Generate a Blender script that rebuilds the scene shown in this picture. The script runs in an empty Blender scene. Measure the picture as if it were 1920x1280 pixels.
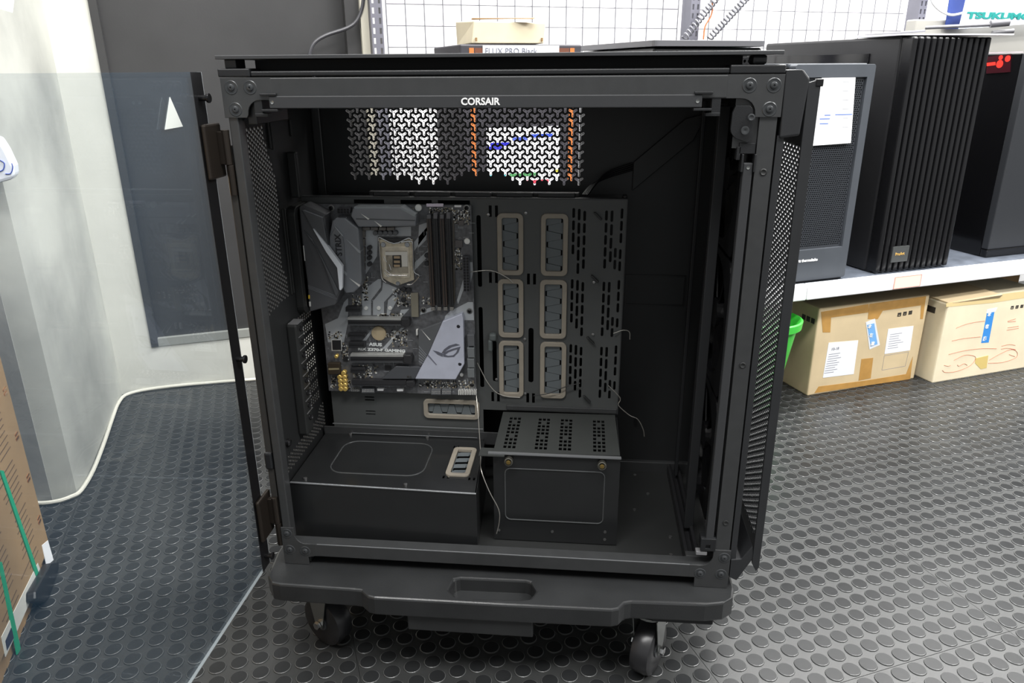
import bpy, bmesh, math, random
from mathutils import Vector, Matrix
from mathutils.geometry import delaunay_2d_cdt
random.seed(7)
S = bpy.context.scene
COL = S.collection
PI = math.pi
FZ = .15                       # height of the dolly deck above the floor
# ------------------------------------------------------------------ camera, world, lights, exposure
PITCH, YAW, ROLL = .3502, -.0996, -.0072
CAM = Vector((.4283, -.8866, .6836)); FPX = 1395.
fwd = Vector((math.sin(YAW)*math.cos(PITCH), math.cos(YAW)*math.cos(PITCH), -math.sin(PITCH)))
rt0 = Vector((math.cos(YAW), -math.sin(YAW), 0)); up0 = rt0.cross(fwd)
rt = math.cos(ROLL)*rt0 + math.sin(ROLL)*up0; up = -math.sin(ROLL)*rt0 + math.cos(ROLL)*up0
cd = bpy.data.cameras.new('camera'); cam = bpy.data.objects.new('camera', cd); COL.objects.link(cam)
m = Matrix.Identity(4)
for i in range(3): m[i][0], m[i][1], m[i][2] = rt[i], up[i], -fwd[i]
m[0][3], m[1][3], m[2][3] = CAM.x, CAM.y, CAM.z+FZ
cam.matrix_world = m
cd.sensor_width = 36; cd.lens = FPX/1920*36; cd.clip_start = .02; cd.clip_end = 50
S.camera = cam
vs = S.view_settings; vs.view_transform = 'Standard'; vs.look = 'None'; vs.gamma = 1; vs.use_curve_mapping = False
vs.exposure = 0.55
w = bpy.data.worlds.new('world'); S.world = w; w.use_nodes = True
w.node_tree.nodes['Background'].inputs[0].default_value = (.98, 1, 1, 1)
w.node_tree.nodes['Background'].inputs[1].default_value = .30
def area(name, loc, sx, sy, power, rz=0, aim=None, col=(1, .99, .97)):
    d = bpy.data.lights.new(name, 'AREA'); d.shape = 'RECTANGLE'; d.size = sx; d.size_y = sy; d.energy = power; d.color = col
    o = bpy.data.objects.new(name, d); COL.objects.link(o); o.location = loc; o.rotation_euler = (0, 0, rz)
    if aim: o.rotation_euler = (Vector(aim)-Vector(loc)).to_track_quat('-Z', 'Y').to_euler()
T24 = math.radians(24)
area('ceiling_and_fill_lamp', (2.0, 1.6, 2.5), 2.4, .3, 105, T24)
area('ceiling_and_fill_lamp', (.5, .45, 2.6), 2.4, .35, 62, T24)
area('ceiling_and_fill_lamp', (.1, -1.1, 2.7), 2.4, .35, 50, T24)
area('ceiling_and_fill_lamp', (2.9, .2, 2.5), 2.4, .3, 60, T24)
area('ceiling_and_fill_lamp', (2.6, -.9, 2.6), 1.6, .35, 70, T24)  # fill lamp added to brighten the carton fronts, no fixture known
U = Vector((math.cos(T24), math.sin(T24), 0)); V = Vector((-math.sin(T24), math.cos(T24), 0))
# ------------------------------------------------------------------ measuring helpers: a photo point on a known real plane
def ray(q): return fwd + rt*((q[0]-960)/FPX) - up*((q[1]-640)/FPX)
def onY(q, y): d = ray(q); return CAM + d*((y-CAM.y)/d.y)
def onZ(q, z): d = ray(q); return CAM + d*((z-CAM.z)/d.z)
def onX(q, x): d = ray(q); return CAM + d*((x-CAM.x)/d.x)
def onV(q, v):                       # plane of constant v in the room's frame -> (u, v, z)
    d = ray(q); P = CAM + d*((v-CAM.dot(V))/d.dot(V)); return Vector((P.dot(U), P.dot(V), P.z))
def onU(q, u):
    d = ray(q); P = CAM + d*((u-CAM.dot(U))/d.dot(U)); return Vector((P.dot(U), P.dot(V), P.z))
# ------------------------------------------------------------------ materials
def lin(c): return tuple((x/12.92 if x <= .04045 else ((x+.055)/1.055)**2.4) for x in [v/255 for v in c])
MATS = {}
def mat(name, rgb, rough=.5, metal=0, noise=.0, scale=40, bump=0, bscale=300, spec=.5, coat=0, emit=0, rgb2=None):
    if name in MATS: return MATS[name]
    M = bpy.data.materials.new(name); M.use_nodes = True; N = M.node_tree.nodes; L = M.node_tree.links
    b = N['Principled BSDF']; c = lin(rgb)
    b.inputs['Base Color'].default_value = (*c, 1); b.inputs['Roughness'].default_value = rough
    b.inputs['Metallic'].default_value = metal; b.inputs['Specular IOR Level'].default_value = spec
    b.inputs['Coat Weight'].default_value = coat; b.inputs['Coat Roughness'].default_value = .12
    if emit:
        b.inputs['Emission Color'].default_value = (*c, 1); b.inputs['Emission Strength'].default_value = emit
    tc = N.new('ShaderNodeTexCoord')
    if noise or rgb2:
        n = N.new('ShaderNodeTexNoise'); n.inputs['Scale'].default_value = scale; n.inputs['Detail'].default_value = 5
        L.new(tc.outputs['Object'], n.inputs['Vector'])
        r = N.new('ShaderNodeValToRGB'); r.color_ramp.elements[0].position = .35; r.color_ramp.elements[1].position = .65
        c2 = lin(rgb2) if rgb2 else tuple(min(1, x*(1+noise)) for x in c)
        c1 = c if rgb2 else tuple(x*(1-noise) for x in c)
        r.color_ramp.elements[0].color = (*c1, 1); r.color_ramp.elements[1].color = (*c2, 1)
        L.new(n.outputs['Fac'], r.inputs['Fac']); L.new(r.outputs['Color'], b.inputs['Base Color'])
    if bump:
        n2 = N.new('ShaderNodeTexNoise'); n2.inputs['Scale'].default_value = bscale; n2.inputs['Detail'].default_value = 3
        L.new(tc.outputs['Object'], n2.inputs['Vector'])
        bp = N.new('ShaderNodeBump'); bp.inputs['Strength'].default_value = bump; bp.inputs['Distance'].default_value = .002
        L.new(n2.outputs['Fac'], bp.inputs['Height']); L.new(bp.outputs['Normal'], b.inputs['Normal'])
    MATS[name] = M; return M
STEEL = mat('black_powder_coat', (52, 53, 54), .38, .0, .06, 60, .08, 1800, coat=.3)
STEELD = mat('black_sheet_steel', (37, 38, 38), .45, .0, .05, 30, .05, 1500)
PLAST = mat('black_plastic', (30, 31, 33), .38, 0, .05, 50, .08, 900)
PLASTD = mat('deep_black_plastic', (17, 17, 19), .35)
GLOSSB = mat('gloss_black', (14, 14, 16), .12)
HINGE = mat('hinge_steel', (60, 54, 49), .3, .7)
GROM = mat('taupe_rubber', (142, 135, 123), .6, 0, .04, 80)
FLAP = mat('grey_rubber_flap', (92, 98, 101), .6)
CHROME = mat('bright_metal', (205, 205, 205), .22, 1)
ZINC = mat('zinc_metal', (170, 172, 170), .35, 1)
BRASS = mat('brass_metal', (190, 160, 95), .3, 1)
WHITE = mat('white_print', (240, 240, 240), .5)
# ------------------------------------------------------------------ geometry helpers
class MB:
    def __init__(s): s.v = []; s.f = []
    def add(s, vv, ff):
        n = len(s.v); s.v += [tuple(x) for x in vv]; s.f += [tuple(i+n for i in f) for f in ff]; return s
    def box(s, x0, x1, y0, y1, z0, z1):
        return s.add([(x0,y0,z0),(x1,y0,z0),(x1,y1,z0),(x0,y1,z0),(x0,y0,z1),(x1,y0,z1),(x1,y1,z1),(x0,y1,z1)],
                     [(0,3,2,1),(4,5,6,7),(0,1,5,4),(1,2,6,5),(2,3,7,6),(3,0,4,7)])
    def hexa(s, p):   # 8 points: bottom loop then top loop
        return s.add(p, [(0,3,2,1),(4,5,6,7),(0,1,5,4),(1,2,6,5),(2,3,7,6),(3,0,4,7)])
    def rod(s, a, b, r, n=12, r2=None):
        a = Vector(a); b = Vector(b); d = (b-a).normalized(); t = Vector((0,0,1)) if abs(d.z) < .9 else Vector((1,0,0))
        e = d.cross(t).normalized(); g = d.cross(e); r2 = r if r2 is None else r2
        vv = [a+(e*math.cos(2*PI*i/n)+g*math.sin(2*PI*i/n))*r for i in range(n)]+[b+(e*math.cos(2*PI*i/n)+g*math.sin(2*PI*i/n))*r2 for i in range(n)]
        return s.add(vv, [(i,(i+1)%n,n+(i+1)%n,n+i) for i in range(n)]+[tuple(range(n-1,-1,-1)), tuple(range(n,2*n))])
    def lathe(s, prof, o, axis, n=20):   # prof: (radius, height along axis)
        o = Vector(o); d = Vector(axis).normalized(); t = Vector((0,0,1)) if abs(d.z) < .9 else Vector((1,0,0))
        e = d.cross(t).normalized(); g = d.cross(e); vv = []; ff = []
        for r, h in prof: vv += [o+d*h+(e*math.cos(2*PI*i/n)+g*math.sin(2*PI*i/n))*r for i in range(n)]
        for k in range(len(prof)-1): ff += [(k*n+i, k*n+(i+1)%n, (k+1)*n+(i+1)%n, (k+1)*n+i) for i in range(n)]
        ff += [tuple(range(n-1,-1,-1)), tuple(range((len(prof)-1)*n, len(prof)*n))]
        return s.add(vv, ff)
    def tube(s, pts, r, n=8, smooth=4):
        P = [Vector(p) for p in pts]
        if smooth and len(P) > 2:
            Q = []; E = [P[0]*2-P[1]]+P+[P[-1]*2-P[-2]]
            for i in range(1, len(E)-2):
                for k in range(smooth):
                    t = k/smooth; a, b, c, d = E[i-1:i+3]
                    Q.append(.5*((2*b)+(c-a)*t+(2*a-5*b+4*c-d)*t*t+(3*b-a-3*c+d)*t**3))
            P = Q+[P[-1]]
        d0 = (P[1]-P[0]).normalized(); t = Vector((0,0,1)) if abs(d0.z) < .9 else Vector((1,0,0)); e = d0.cross(t).normalized()
        vv = []
        for i, p in enumerate(P):
            d = (P[min(i+1,len(P)-1)]-P[max(i-1,0)]).normalized(); e = (e-d*e.dot(d)).normalized(); g = d.cross(e)
            vv += [p+(e*math.cos(2*PI*k/n)+g*math.sin(2*PI*k/n))*r for k in range(n)]
        ff = []
        for i in range(len(P)-1): ff += [(i*n+k, i*n+(k+1)%n, (i+1)*n+(k+1)%n, (i+1)*n+k) for k in range(n)]
        ff += [tuple(range(n-1,-1,-1)), tuple(range((len(P)-1)*n, len(P)*n))]
        return s.add(vv, ff)
    def plate(s, outer, holes, plane, c0, c1):
        def ccw(P):
            P = [tuple(p[:2]) for p in P]; a = sum(P[i-1][0]*P[i][1]-P[i][0]*P[i-1][1] for i in range(len(P)))
            return P if a > 0 else P[::-1]
        outer = ccw(outer); holes = [ccw(h) for h in holes] if holes else []
        pts = list(outer); faces = [list(range(len(outer)))]
        for h in holes: faces.append(list(range(len(pts), len(pts)+len(h)))); pts += list(h)
        ov, oe, of, a, b, orf = delaunay_2d_cdt([Vector(p[:2]) for p in pts], [], faces, 1, 1e-7)
        keep = [f for f, o in zip(of, orf) if len(o) == 1 and o[0] == 0]
        fn = {'xz': lambda p, c: (p[0], c, p[1]), 'xy': lambda p, c: (p[0], p[1], c), 'yz': lambda p, c: (c, p[0], p[1])}[plane]
        n = len(ov); vv = [fn(p, c0) for p in ov]+[fn(p, c1) for p in ov]
        cnt = {}
        for f in keep:
            for i in range(len(f)): k = (f[i], f[(i+1)%len(f)]); cnt[k] = 1
        ff = [tuple(f) for f in keep]+[tuple(i+n for i in reversed(f)) for f in keep]
        ff += [(b_, a_, a_+n, b_+n) for (a_, b_) in cnt if (b_, a_) not in cnt]
        return s.add(vv, ff)
ORG = {}
def org(o): return ORG.get(o.name, Vector((0,0,0))) if o else Vector((0,0,0))
def put(name, mb, M, parent=None, bev=0, smooth=False, label=None, clean=True):
    me = bpy.data.meshes.new(name); of = org(parent)
    me.from_pydata([(v[0]-of.x, v[1]-of.y, v[2]-of.z) for v in mb.v], [], mb.f)
    if clean:
        bm = bmesh.new(); bm.from_mesh(me); bmesh.ops.recalc_face_normals(bm, faces=bm.faces); bm.to_mesh(me); bm.free()
    me.materials.append(M)
    o = bpy.data.objects.new(name, me); COL.objects.link(o)
    if parent: o.parent = parent; ORG[o.name] = of
    if smooth:
        for p in me.polygons: p.use_smooth = True
        e = o.modifiers.new('edge', 'EDGE_SPLIT'); e.split_angle = math.radians(38)
    if bev:
        b = o.modifiers.new('bevel', 'BEVEL'); b.width = bev; b.segments = 2; b.limit_method = 'ANGLE'; b.angle_limit = math.radians(40)
    if label: o['label'] = label
    return o
def thing(name, label, cat, o=(0,0,0), room=False, group=None):
    e = bpy.data.objects.new(name, None); COL.objects.link(e); o = Vector(o); e.empty_display_size = .05
    if room: e.location = U*o.x+V*o.y+Vector((0,0,o.z+FZ)); e.rotation_euler = (0,0,T24)
    else: e.location = o+Vector((0,0,FZ))
    ORG[e.name] = o; e['label'] = label; e['category'] = cat
    if group: e['group'] = group
    return e
def single(name, mb, M, label, cat, o=(0,0,0), room=False, group=None, **k):
    t = thing('tmp', label, cat, o, room, group); x = put(name, mb, M, t, **k)
    x.parent = None; x.location = t.location; x.rotation_euler = t.rotation_euler
    x['label'] = label; x['category'] = cat
    if group: x['group'] = group
    bpy.data.objects.remove(t); return x
def struct(name, mb, M, room=True, **k):
    x = put(name, mb, M, None, **k); x['kind'] = 'structure'; x.location = (0,0,FZ)
    if room: x.rotation_euler = (0,0,T24)
    return x
def rr(x0, x1, y0, y1, r, n=4):
    P = []
    for cx, cy, a in ((x1-r,y1-r,0),(x0+r,y1-r,90),(x0+r,y0+r,180),(x1-r,y0+r,270)):
        for k in range(n+1): t = math.radians(a+90*k/n); P.append((cx+r*math.cos(t), cy+r*math.sin(t)))
    return P
def rect(x0, x1, y0, y1): return [(x0,y0),(x1,y0),(x1,y1),(x0,y1)]
def circ(x, y, r, n=12, a0=0): return [(x+r*math.cos(2*PI*i/n+a0), y+r*math.sin(2*PI*i/n+a0)) for i in range(n)]
def inside(p, poly):
    c = False
    for i in range(len(poly)):
        a, b = poly[i], poly[i-1]
        if (a[1] > p[1]) != (b[1] > p[1]) and p[0] < (b[0]-a[0])*(p[1]-a[1])/(b[1]-a[1])+a[0]: c = not c
    return c
def ypat(poly, pw, ph, k, margin=.0, rnd=0):     # trilobed holes on a staggered lattice
    H = []; xs = [p[0] for p in poly]; ys = [p[1] for p in poly]
    j = 0; y = min(ys)
    while y < max(ys):
        x = min(xs)+(pw/2 if j % 2 else 0)
        while x < max(xs):
            c = (x, y)
            L, t = k*ph*1.0, k*ph*.25
            P = []
            for q in range(3):
                a = math.radians(90+120*q)+PI
                d = (math.cos(a), math.sin(a)); e = (-d[1], d[0])
                b0 = a-PI/3
                P.append((c[0]+math.cos(b0)*t*1.15, c[1]+math.sin(b0)*t*1.15))
                P.append((c[0]+d[0]*(L-t)-e[0]*t, c[1]+d[1]*(L-t)-e[1]*t))
                P.append((c[0]+d[0]*L-e[0]*t*.6, c[1]+d[1]*L-e[1]*t*.6))
                P.append((c[0]+d[0]*L+e[0]*t*.6, c[1]+d[1]*L+e[1]*t*.6))
                P.append((c[0]+d[0]*(L-t)+e[0]*t, c[1]+d[1]*(L-t)+e[1]*t))
            if all(inside(p, poly) for p in P): H.append(P)
            x += pw
        y += ph; j += 1
    return H
def hexpat(poly, p, r, n=6, sy=1.0):
    H = []; xs = [q[0] for q in poly]; ys = [q[1] for q in poly]; j = 0; y = min(ys)
    while y < max(ys):
        x = min(xs)+(p/2 if j % 2 else 0)
        while x < max(xs):
            P = [(x+r*math.cos(2*PI*i/n+PI/6), y+sy*r*math.sin(2*PI*i/n+PI/6)) for i in range(n)]
            if all(inside(q, poly) for q in P): H.append(P)
            x += p
        y += p*.866*sy; j += 1
    return H
def text(name, s, size, M, parent, o, xd, yd, depth=.0004, bold=0, align='LEFT', squash=1):
    c = bpy.data.curves.new(name, 'FONT'); c.body = s; c.size = size; c.extrude = depth; c.offset = bold; c.align_x = align
    c.resolution_u = 3
    t = bpy.data.objects.new(name, c); COL.objects.link(t); bpy.context.view_layer.update()
    me = bpy.data.meshes.new_from_object(t.evaluated_get(bpy.context.evaluated_depsgraph_get())); me.name = name
    bpy.data.objects.remove(t)
    xd = Vector(xd).normalized()*squash; yd = Vector(yd).normalized(); zd = xd.cross(yd).normalized(); o = Vector(o)-org(parent)
    for v in me.vertices: p = v.co.copy(); v.co = o+xd*p.x+yd*p.y+zd*p.z
    me.materials.clear(); me.materials.append(M)
    x = bpy.data.objects.new(name, me); COL.objects.link(x); x.parent = parent; ORG[x.name] = org(parent); return x
# ================================================================== THE ROOM (frame turned 24 degrees from the computer case)
RUB = mat('black_rubber_floor', (50, 51, 51), .42, 0, .14, 7, .08, 500)
STUD = mat('dark_rubber_stud', (37, 38, 39), .28, 0, .18, 9, spec=.28); RIM = mat('pale_stud_rim', (84, 85, 85), .28, 0, .15, 12)  # stud tops darker and rims paler than the sheet
PAINT = mat('white_painted_concrete', (184, 185, 178), .75, 0, 0, 4, .4, 25, rgb2=(152, 153, 148))
PAINT2 = mat('white_wall_paint', (206, 206, 199), .7, 0, .04, 8, .3, 30)
BLKP = mat('black_door_paint', (58, 58, 59), .45, 0, .12, 5, .05, 200)
CARD = mat('cardboard', (206, 186, 150), .75, 0, .06, 12, .1, 60)
CARDP = mat('pale_cardboard', (226, 214, 186), .75, 0, .05, 12, .1, 60)
CARDD = mat('brown_cardboard', (150, 120, 82), .8, 0, .1, 15, .1, 60)
TAPE = mat('brown_packing_tape', (186, 142, 78), .25, 0, .08, 30)
PAPER = mat('white_paper', (236, 238, 242), .6)
INK = mat('grey_ink', (120, 122, 135), .6); INKB = mat('black_ink', (50, 46, 42), .6); INKR = mat('red_marker', (196, 110, 84), .6)
BLUE = mat('blue_sticker', (60, 140, 215), .5)
GREEN = mat('green_plastic', (70, 200, 70), .4)
TEAL = mat('teal_strap', (25, 150, 110), .45)
SHW = mat('white_enamel', (240, 241, 243), .35)
# floor: rubber sheet with a lattice of low round studs, laid in tiles
import numpy as np
PT = .0306; TU0, TV0 = onZ((666, 1220), -.15).dot(U), onZ((1690, 1245), -.15).dot(V)
TS = PT*16; zf = -.15
mb = MB()
cv = []; cf = []
nseg = 18
ring = [(.01310, 0), (.01265, .0013), (.0118, .0018)]
ca = [math.cos(2*PI*i/nseg) for i in range(nseg)]; sa = [math.sin(2*PI*i/nseg) for i in range(nseg)]
uu = TU0-TS*math.ceil((TU0+1.1)/TS); cents = []
while uu < 2.7:
    vv = TV0-TS*math.ceil((TV0+.95)/TS)
    while vv < 1.13:
        for i in range(16):
            for j in range(16):
                a, b = uu+PT*(i+.5), vv+PT*(j+.5)
                if b < 1.125 and (a > -.395 or b < .57): cents.append((a, b))
        vv += TS
    uu += TS
n0 = 0
for a, b in cents:
    for r, h in ring: cv += [(a+r*ca[k], b+r*sa[k], zf+h) for k in range(nseg)]
    for q in range(2): cf += [(n0+q*nseg+k, n0+q*nseg+(k+1) % nseg, n0+(q+1)*nseg+(k+1) % nseg, n0+(q+1)*nseg+k) for k in range(nseg)]
    cf.append(tuple(n0+2*nseg+k for k in range(nseg))); n0 += 3*nseg
# the sheet under the studs, one quad per tile with a hair gap between tiles
mb.add(cv, cf)
uu = TU0-TS*8
while uu < 4.6:
    vv = TV0-TS*8
    while vv < 1.2:
        g = .0004; a = [(uu+g, vv+g), (uu+TS-g, vv+g), (uu+TS-g, vv+TS-g), (uu+g, vv+TS-g)]
        mb.add([(x, y, zf) for x, y in a], [(0, 1, 2, 3)]); vv += TS
    uu += TS
mb.add([(-4, -5, zf-.002), (5, -5, zf-.002), (5, 1.3, zf-.002), (-4, 1.3, zf-.002)], [(0, 1, 2, 3)])
fl = struct('floor', mb, RUB, clean=False)
fl.data.materials.append(STUD); fl.data.materials.append(RIM); npf = 2*nseg+1
for i in range(len(cents)):
    fl.data.polygons[i*npf+2*nseg].material_index = 1
    for k in range(nseg): fl.data.polygons[i*npf+nseg+k].material_index = 2
# walls
struct('wall_left', MB().plate([(-.401, 1.139), (-2.6, 1.139), (-2.6, .586), (-.455, .586), (-.414, .602), (-.404, .640)], [], 'xy', -.15, 2.4), PAINT, smooth=True)
struct('trim_3', MB().box(-2.6, -.4555, .5845, .586, -.15, 2.4), mat('bare_concrete', (150, 150, 147), .85, 0, .14, 8, .5, 40))
struct('wall_back', MB().box(-.401, -.306, 1.139, 1.25, -.15, 2.4).box(-.306, .31, 1.139, 1.25, -.15, -.022), PAINT2)
struct('door_1', MB().box(-.288, .28, 1.15, 1.19, 0, 2.4), BLKP)
struct('trim_1', MB().box(-.306, -.288, 1.134, 1.2, -.022, 2.4).box(.28, .318, 1.10, 1.2, -.022, 2.4), BLKP)
struct('trim_2', MB().box(-.288, .28, 1.136, 1.2, -.022, 0), mat('grey_sill', (140, 142, 138), .4))
struct('wall_right', MB().box(.318, 3.4, 1.17, 1.25, -.15, 2.4), mat('bright_white_wall', (252, 252, 252), .6))
pts = [(60, 944), (85, 944), (112, 940), (135, 932), (153, 921), (175, 885), (195, 835), (212, 785), (224, 755), (243, 739), (300, 728), (390, 719), (480, 712)]
single('floor_cord', MB().tube([Vector((p.dot(U), p.dot(V)-.004, -.144)) for p in [onZ(q, -.148) for q in pts]], .0045), mat('ivory_cable', (205, 203, 192), .5),
       'ivory cord lying on the floor along the foot of the concrete pillar', 'cord', (-.4, .6, -.15), True, smooth=True)
# chips of paint on the black door edge
# ---- shelf with its white lip
t = thing('display_shelf', 'long white shelf carrying the display computers, dark mat on top', 'shelf', (1.3, .46, -.15), True)
put('shelf_board', MB().box(.42, 2.9, .474, 1.048, .15, .176), mat('shelf_mat', (92, 98, 108), .45, 0, .2, 25), t, label='grey mottled shelf surface')
put('shelf_lip', MB().box(.42, 1.273, .458, .474, .143, .184).box(1.275, 2.9, .458, .474, .143, .184), SHW, t, bev=.003)
for uu in (.45, 2.6): put('shelf_leg', MB().box(uu, uu+.03, 1.01, 1.045, -.15, .15), SHW, t)
a, b = onV((1678, 524), .457), onV((1725, 531), .457)
put('price_tag', MB().box(a.x, b.x, .4565, .458, .147, .178), mat('cream_tag', (245, 228, 205), .6), t, label='cream price tag with faint red border')
put('tag_border', MB().plate(rect(a.x-.001, b.x+.001, .1465, .1785), [rect(a.x+.0008, b.x-.0008, .148, .177)], 'xz', .4562, .4566), mat('pale_red', (226, 150, 140), .6), t)
# ---- slotted uprights
UPM = mat('grey_slotted_steel', (112, 112, 122), .45, .3)
for uu, lab in ((.352, 'slotted grey steel upright left of the wire grid'), (1.262, 'slotted grey steel upright in the middle of the wire grid behind the coiled cords'), (2.085, 'slotted steel upright at the right end of the wire grid')):
    hs = []
    z = .70
    while z < .93:
        for k in (-.008, .008): hs.append(rect(uu+k-.0028, uu+k+.0028, z, z+.014))
        z += .0235
    single('slotted_upright', MB().plate(rect(uu-.015, uu+.015, -.15, 1.6), hs, 'xz', 1.05, 1.053).box(uu-.015, uu-.013, 1.053, 1.10, -.15, 1.6).box(uu+.013, uu+.015, 1.053, 1.10, -.15, 1.6), UPM, lab, 'upright', (uu, 1.05, -.15), True, 'slotted uprights')
# ---- wire grid
for (a, b, lab) in ((.385, 1.235, 'left white wire grid panel hung in front of the white wall'), (1.29, 2.06, 'right white wire grid panel behind the ribbed computer')):
    mb = MB(); k = 0; x = a
    while x <= b+.001: mb.rod((x, 1.10, .20), (x, 1.10, 1.25), .0016, 6); x += .0500
    z = .221
    while z < 1.24: mb.rod((a, 1.1026, z), (b, 1.1026, z), .0016, 6); z += .0520
    single('wire_grid', mb, mat('grid_wire', (112, 112, 118), .4), lab, 'wire grid', (a, 1.1, .2), True, 'wire grid panels')
# ---- cables at the top left
c = onV
single('power_cable', MB().tube([onV(q, 1.08)+Vector((0, -.0, 0)) for q in ((583, 112), (581, 100), (590, 80), (612, 66), (650, 53), (668, 40), (678, 18), (682, -10), (684, -60))], .0045), mat('dark_cable', (66, 66, 70), .4),
       'black power cable curving across the dark panel', 'cable', (.1, 1.08, .2), True, smooth=True)
single('black_wire', MB().tube([onV(q, 1.085) for q in ((676, -20), (678, 50), (688, 80), (697, 112), (700, 130))], .003), mat('dark_cable', (66, 66, 70), .4), 'thin black wire hanging beside the left slotted upright', 'wire', (.3, 1.085, .5), True, smooth=True)
single('wooden_batten', MB().hexa([Vector(p)+Vector((0, dy, 0)) for dy in (0, .02) for p in (onV((668, 118), 1.12), onV((676, 118), 1.12), onV((699, 62), 1.12), onV((693, 60), 1.12))]), mat('beige_wood', (205, 195, 175), .6), 'pale beige batten leaning beside the dark panel', 'batten', (.3, 1.12, .7), True)
single('corner_conduit', MB().box(.316, .336, 1.08, 1.10, .1, 1.6), mat('beige_conduit', (190, 186, 172), .6), 'beige vertical trunking between dark frame and slotted upright', 'trunking', (.33, 1.08, .1), True)
# ---- coiled cords
CC = mat('coiled_cord_grey', (120, 120, 126), .35)
for (q0, q1, lab) in (((1283, 72), (1352, -14), 'grey coiled security cord, left of the two above the flat black lid'), ((1330, 72), (1402, -6), 'grey coiled security cord, right of the two above the flat black lid')):
    A, B = onV(q0, 1.02), onV(q1, 1.02); d = B-A; pp = []
    n = d.normalized().cross(Vector((0, 1, 0))); N = 14
    for i in range(N*10+1): a = 2*PI*i/10; pp.append(A+d*(i/(N*10))+n*.0085*math.cos(a)+Vector((0, .0085*math.sin(a), 0)))
    single('coiled_cord', MB().tube(pp, .0026, 6, 0), CC, lab, 'coiled cord', tuple(A), True, 'coiled cords', smooth=True)
single('orange_wire', MB().tube([onV(q, 1.03) for q in ((1319, 74), (1322, 50), (1333, 30), (1336, 10), (1330, -10))], .0022), mat('orange_cable', (190, 110, 60), .4), 'thin orange wire between the two coiled cords', 'wire', (1.25, 1.03, .7), True, smooth=True)
single('white_cable', MB().tube([onV(q, .98) for q in ((1742, -20), (1748, 4), (1763, 20), (1782, 28), (1800, 26), (1815, 20))], .004), SHW, 'white cable looping in front of the blue poster', 'cable', (2.05, .98, .8), True, smooth=True)
# ---- poster and shop sign, beige cabinet behind
P = [onV(q, .99) for q in ((1772, 54), (1812, 54), (1825, -30), (1785, -30))]
single('blue_poster', MB().plate([(p.x, p.z) for p in P], [], 'xz', .99, .993), mat('blue_poster', (48, 66, 128), .5), 'blue poster left of the white shop sign', 'poster', tuple(P[0]), True)
t = thing('shop_sign', 'white shop sign with teal slanted lettering at upper right', 'sign', (2.1, .93, .7), True)
P = [onV(q, .94) for q in ((1802, 54), (2000, 40), (2010, -60), (1830, -60))]
put('sign_board', MB().plate([(p.x, p.z) for p in P], [], 'xz', .94, .95), mat('sign_white', (205, 212, 226), .4), t)
a = onV((1812, 34), .939); b = onV((1920, 28), .939)
text('sign_lettering', 'TSUKUMO', (b-a).length*.105, mat('sign_teal', (30, 130, 125), .5), t, a, (1, 0, 0), (.12, 0, 1), bold=.0014, squash=2.3)
single('storage_cabinet', MB().box(2.02, 2.7, 1.004, 1.045, .178, .822), mat('grey_beige_metal', (158, 156, 150), .5), 'grey beige cabinet behind the computer with the red display', 'cabinet', (2.02, 1.004, .178), True, bev=.004)
# ---- cartons
def carton(name, lab, u0, u1, v0, v1, z0, z1, M=CARD):
    t = thing(name, lab, 'box', (u0, v0, z0), True)
    put('carton_body', MB().box(u0, u1, v0, v1, z0, z1), M, t, bev=.004)
    return t
def vtape(t, qs, v, M, nm='tape', dv=.0006, label=None, d0=0):
    P = [onV(q, v) for q in qs]
    return put(nm, MB().plate([(p.x, p.z) for p in P], [], 'xz', v-dv-d0, v-d0), M, t, label=label)
t = carton('cardboard_box', 'taped cardboard box on the floor under the shelf, nearer the black case', 1.362, 1.728, .508, .86, -.15, .099, CARD)
k1 = 1/6.4
def z1(x, y): return (1480+x*k1, 540+y*k1)
for qs in (((380, 285), (950, 190), (950, 290), (500, 352), (490, 530), (400, 530)), ((960, 190), (1640, 95), (1600, 370), (1570, 370), (1580, 205), (1120, 270), (1060, 370), (940, 370)), ((350, 1180), (900, 1110), (1400, 1030), (1480, 820), (1450, 1090), (300, 1258)), ((865, 850), (1005, 835), (975, 1080), (830, 1110))):
    vtape(t, [z1(*q) for q in qs], .508, TAPE, label='brown packing tape')
vtape(t, [z1(*q) for q in ((470, 655), (825, 625), (770, 1030), (400, 1075))], .508, PAPER, 'shipping_label', .0008)
vtape(t, [z1(*q) for q in ((1185, 490), (1488, 452), (1445, 745), (1140, 790))], .508, PAPER, 'shipping_label', .0008)
vtape(t, [z1(*q) for q in ((915, 410), (1025, 365), (1085, 680), (960, 735))], .508, mat('clear_label', (225, 228, 232), .3), 'label_sleeve', .0008)
vtape(t, [z1(*q) for q in ((930, 440), (1015, 420), (1055, 670), (975, 700))], .508, mat('pale_blue_sticker', (120, 175, 230), .5), 'stock_sticker', .0004, None, .0008)
for s_, q in (('本', (938, 480)), ('在', (955, 585)), ('庫', (975, 685))):
    a = onV(z1(*q), .506); text('sticker_lettering', s_, .0125, WHITE, t, a, (1, 0, -.1), (.1, 0, 1), bold=.0003)
for i, s_ in enumerate(('≡', '▣', '▤', '▥')):
    a = onV(z1(1298+i*66, 342-i*12), .5072)
    put('box_symbol', MB().plate(rect(a.x, a.x+.0115, a.z, a.z+.0105), [rect(a.x+.003, a.x+.0085, a.z+.002+.001*i, a.z+.005)], 'xz', .5072, .508), INKB, t)
a = onV(z1(500, 750), .507); text('label_lettering', '10-18', .011, INK, t, a, (1, 0, 0), (0, 0, 1))
mb = MB()
for i in range(9):
    p = onV(z1(475-i*7, 800+i*28), .507); mb.box(p.x, p.x+.03+.02*random.random(), .5068, .5072, p.z, p.z+.0012)
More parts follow.
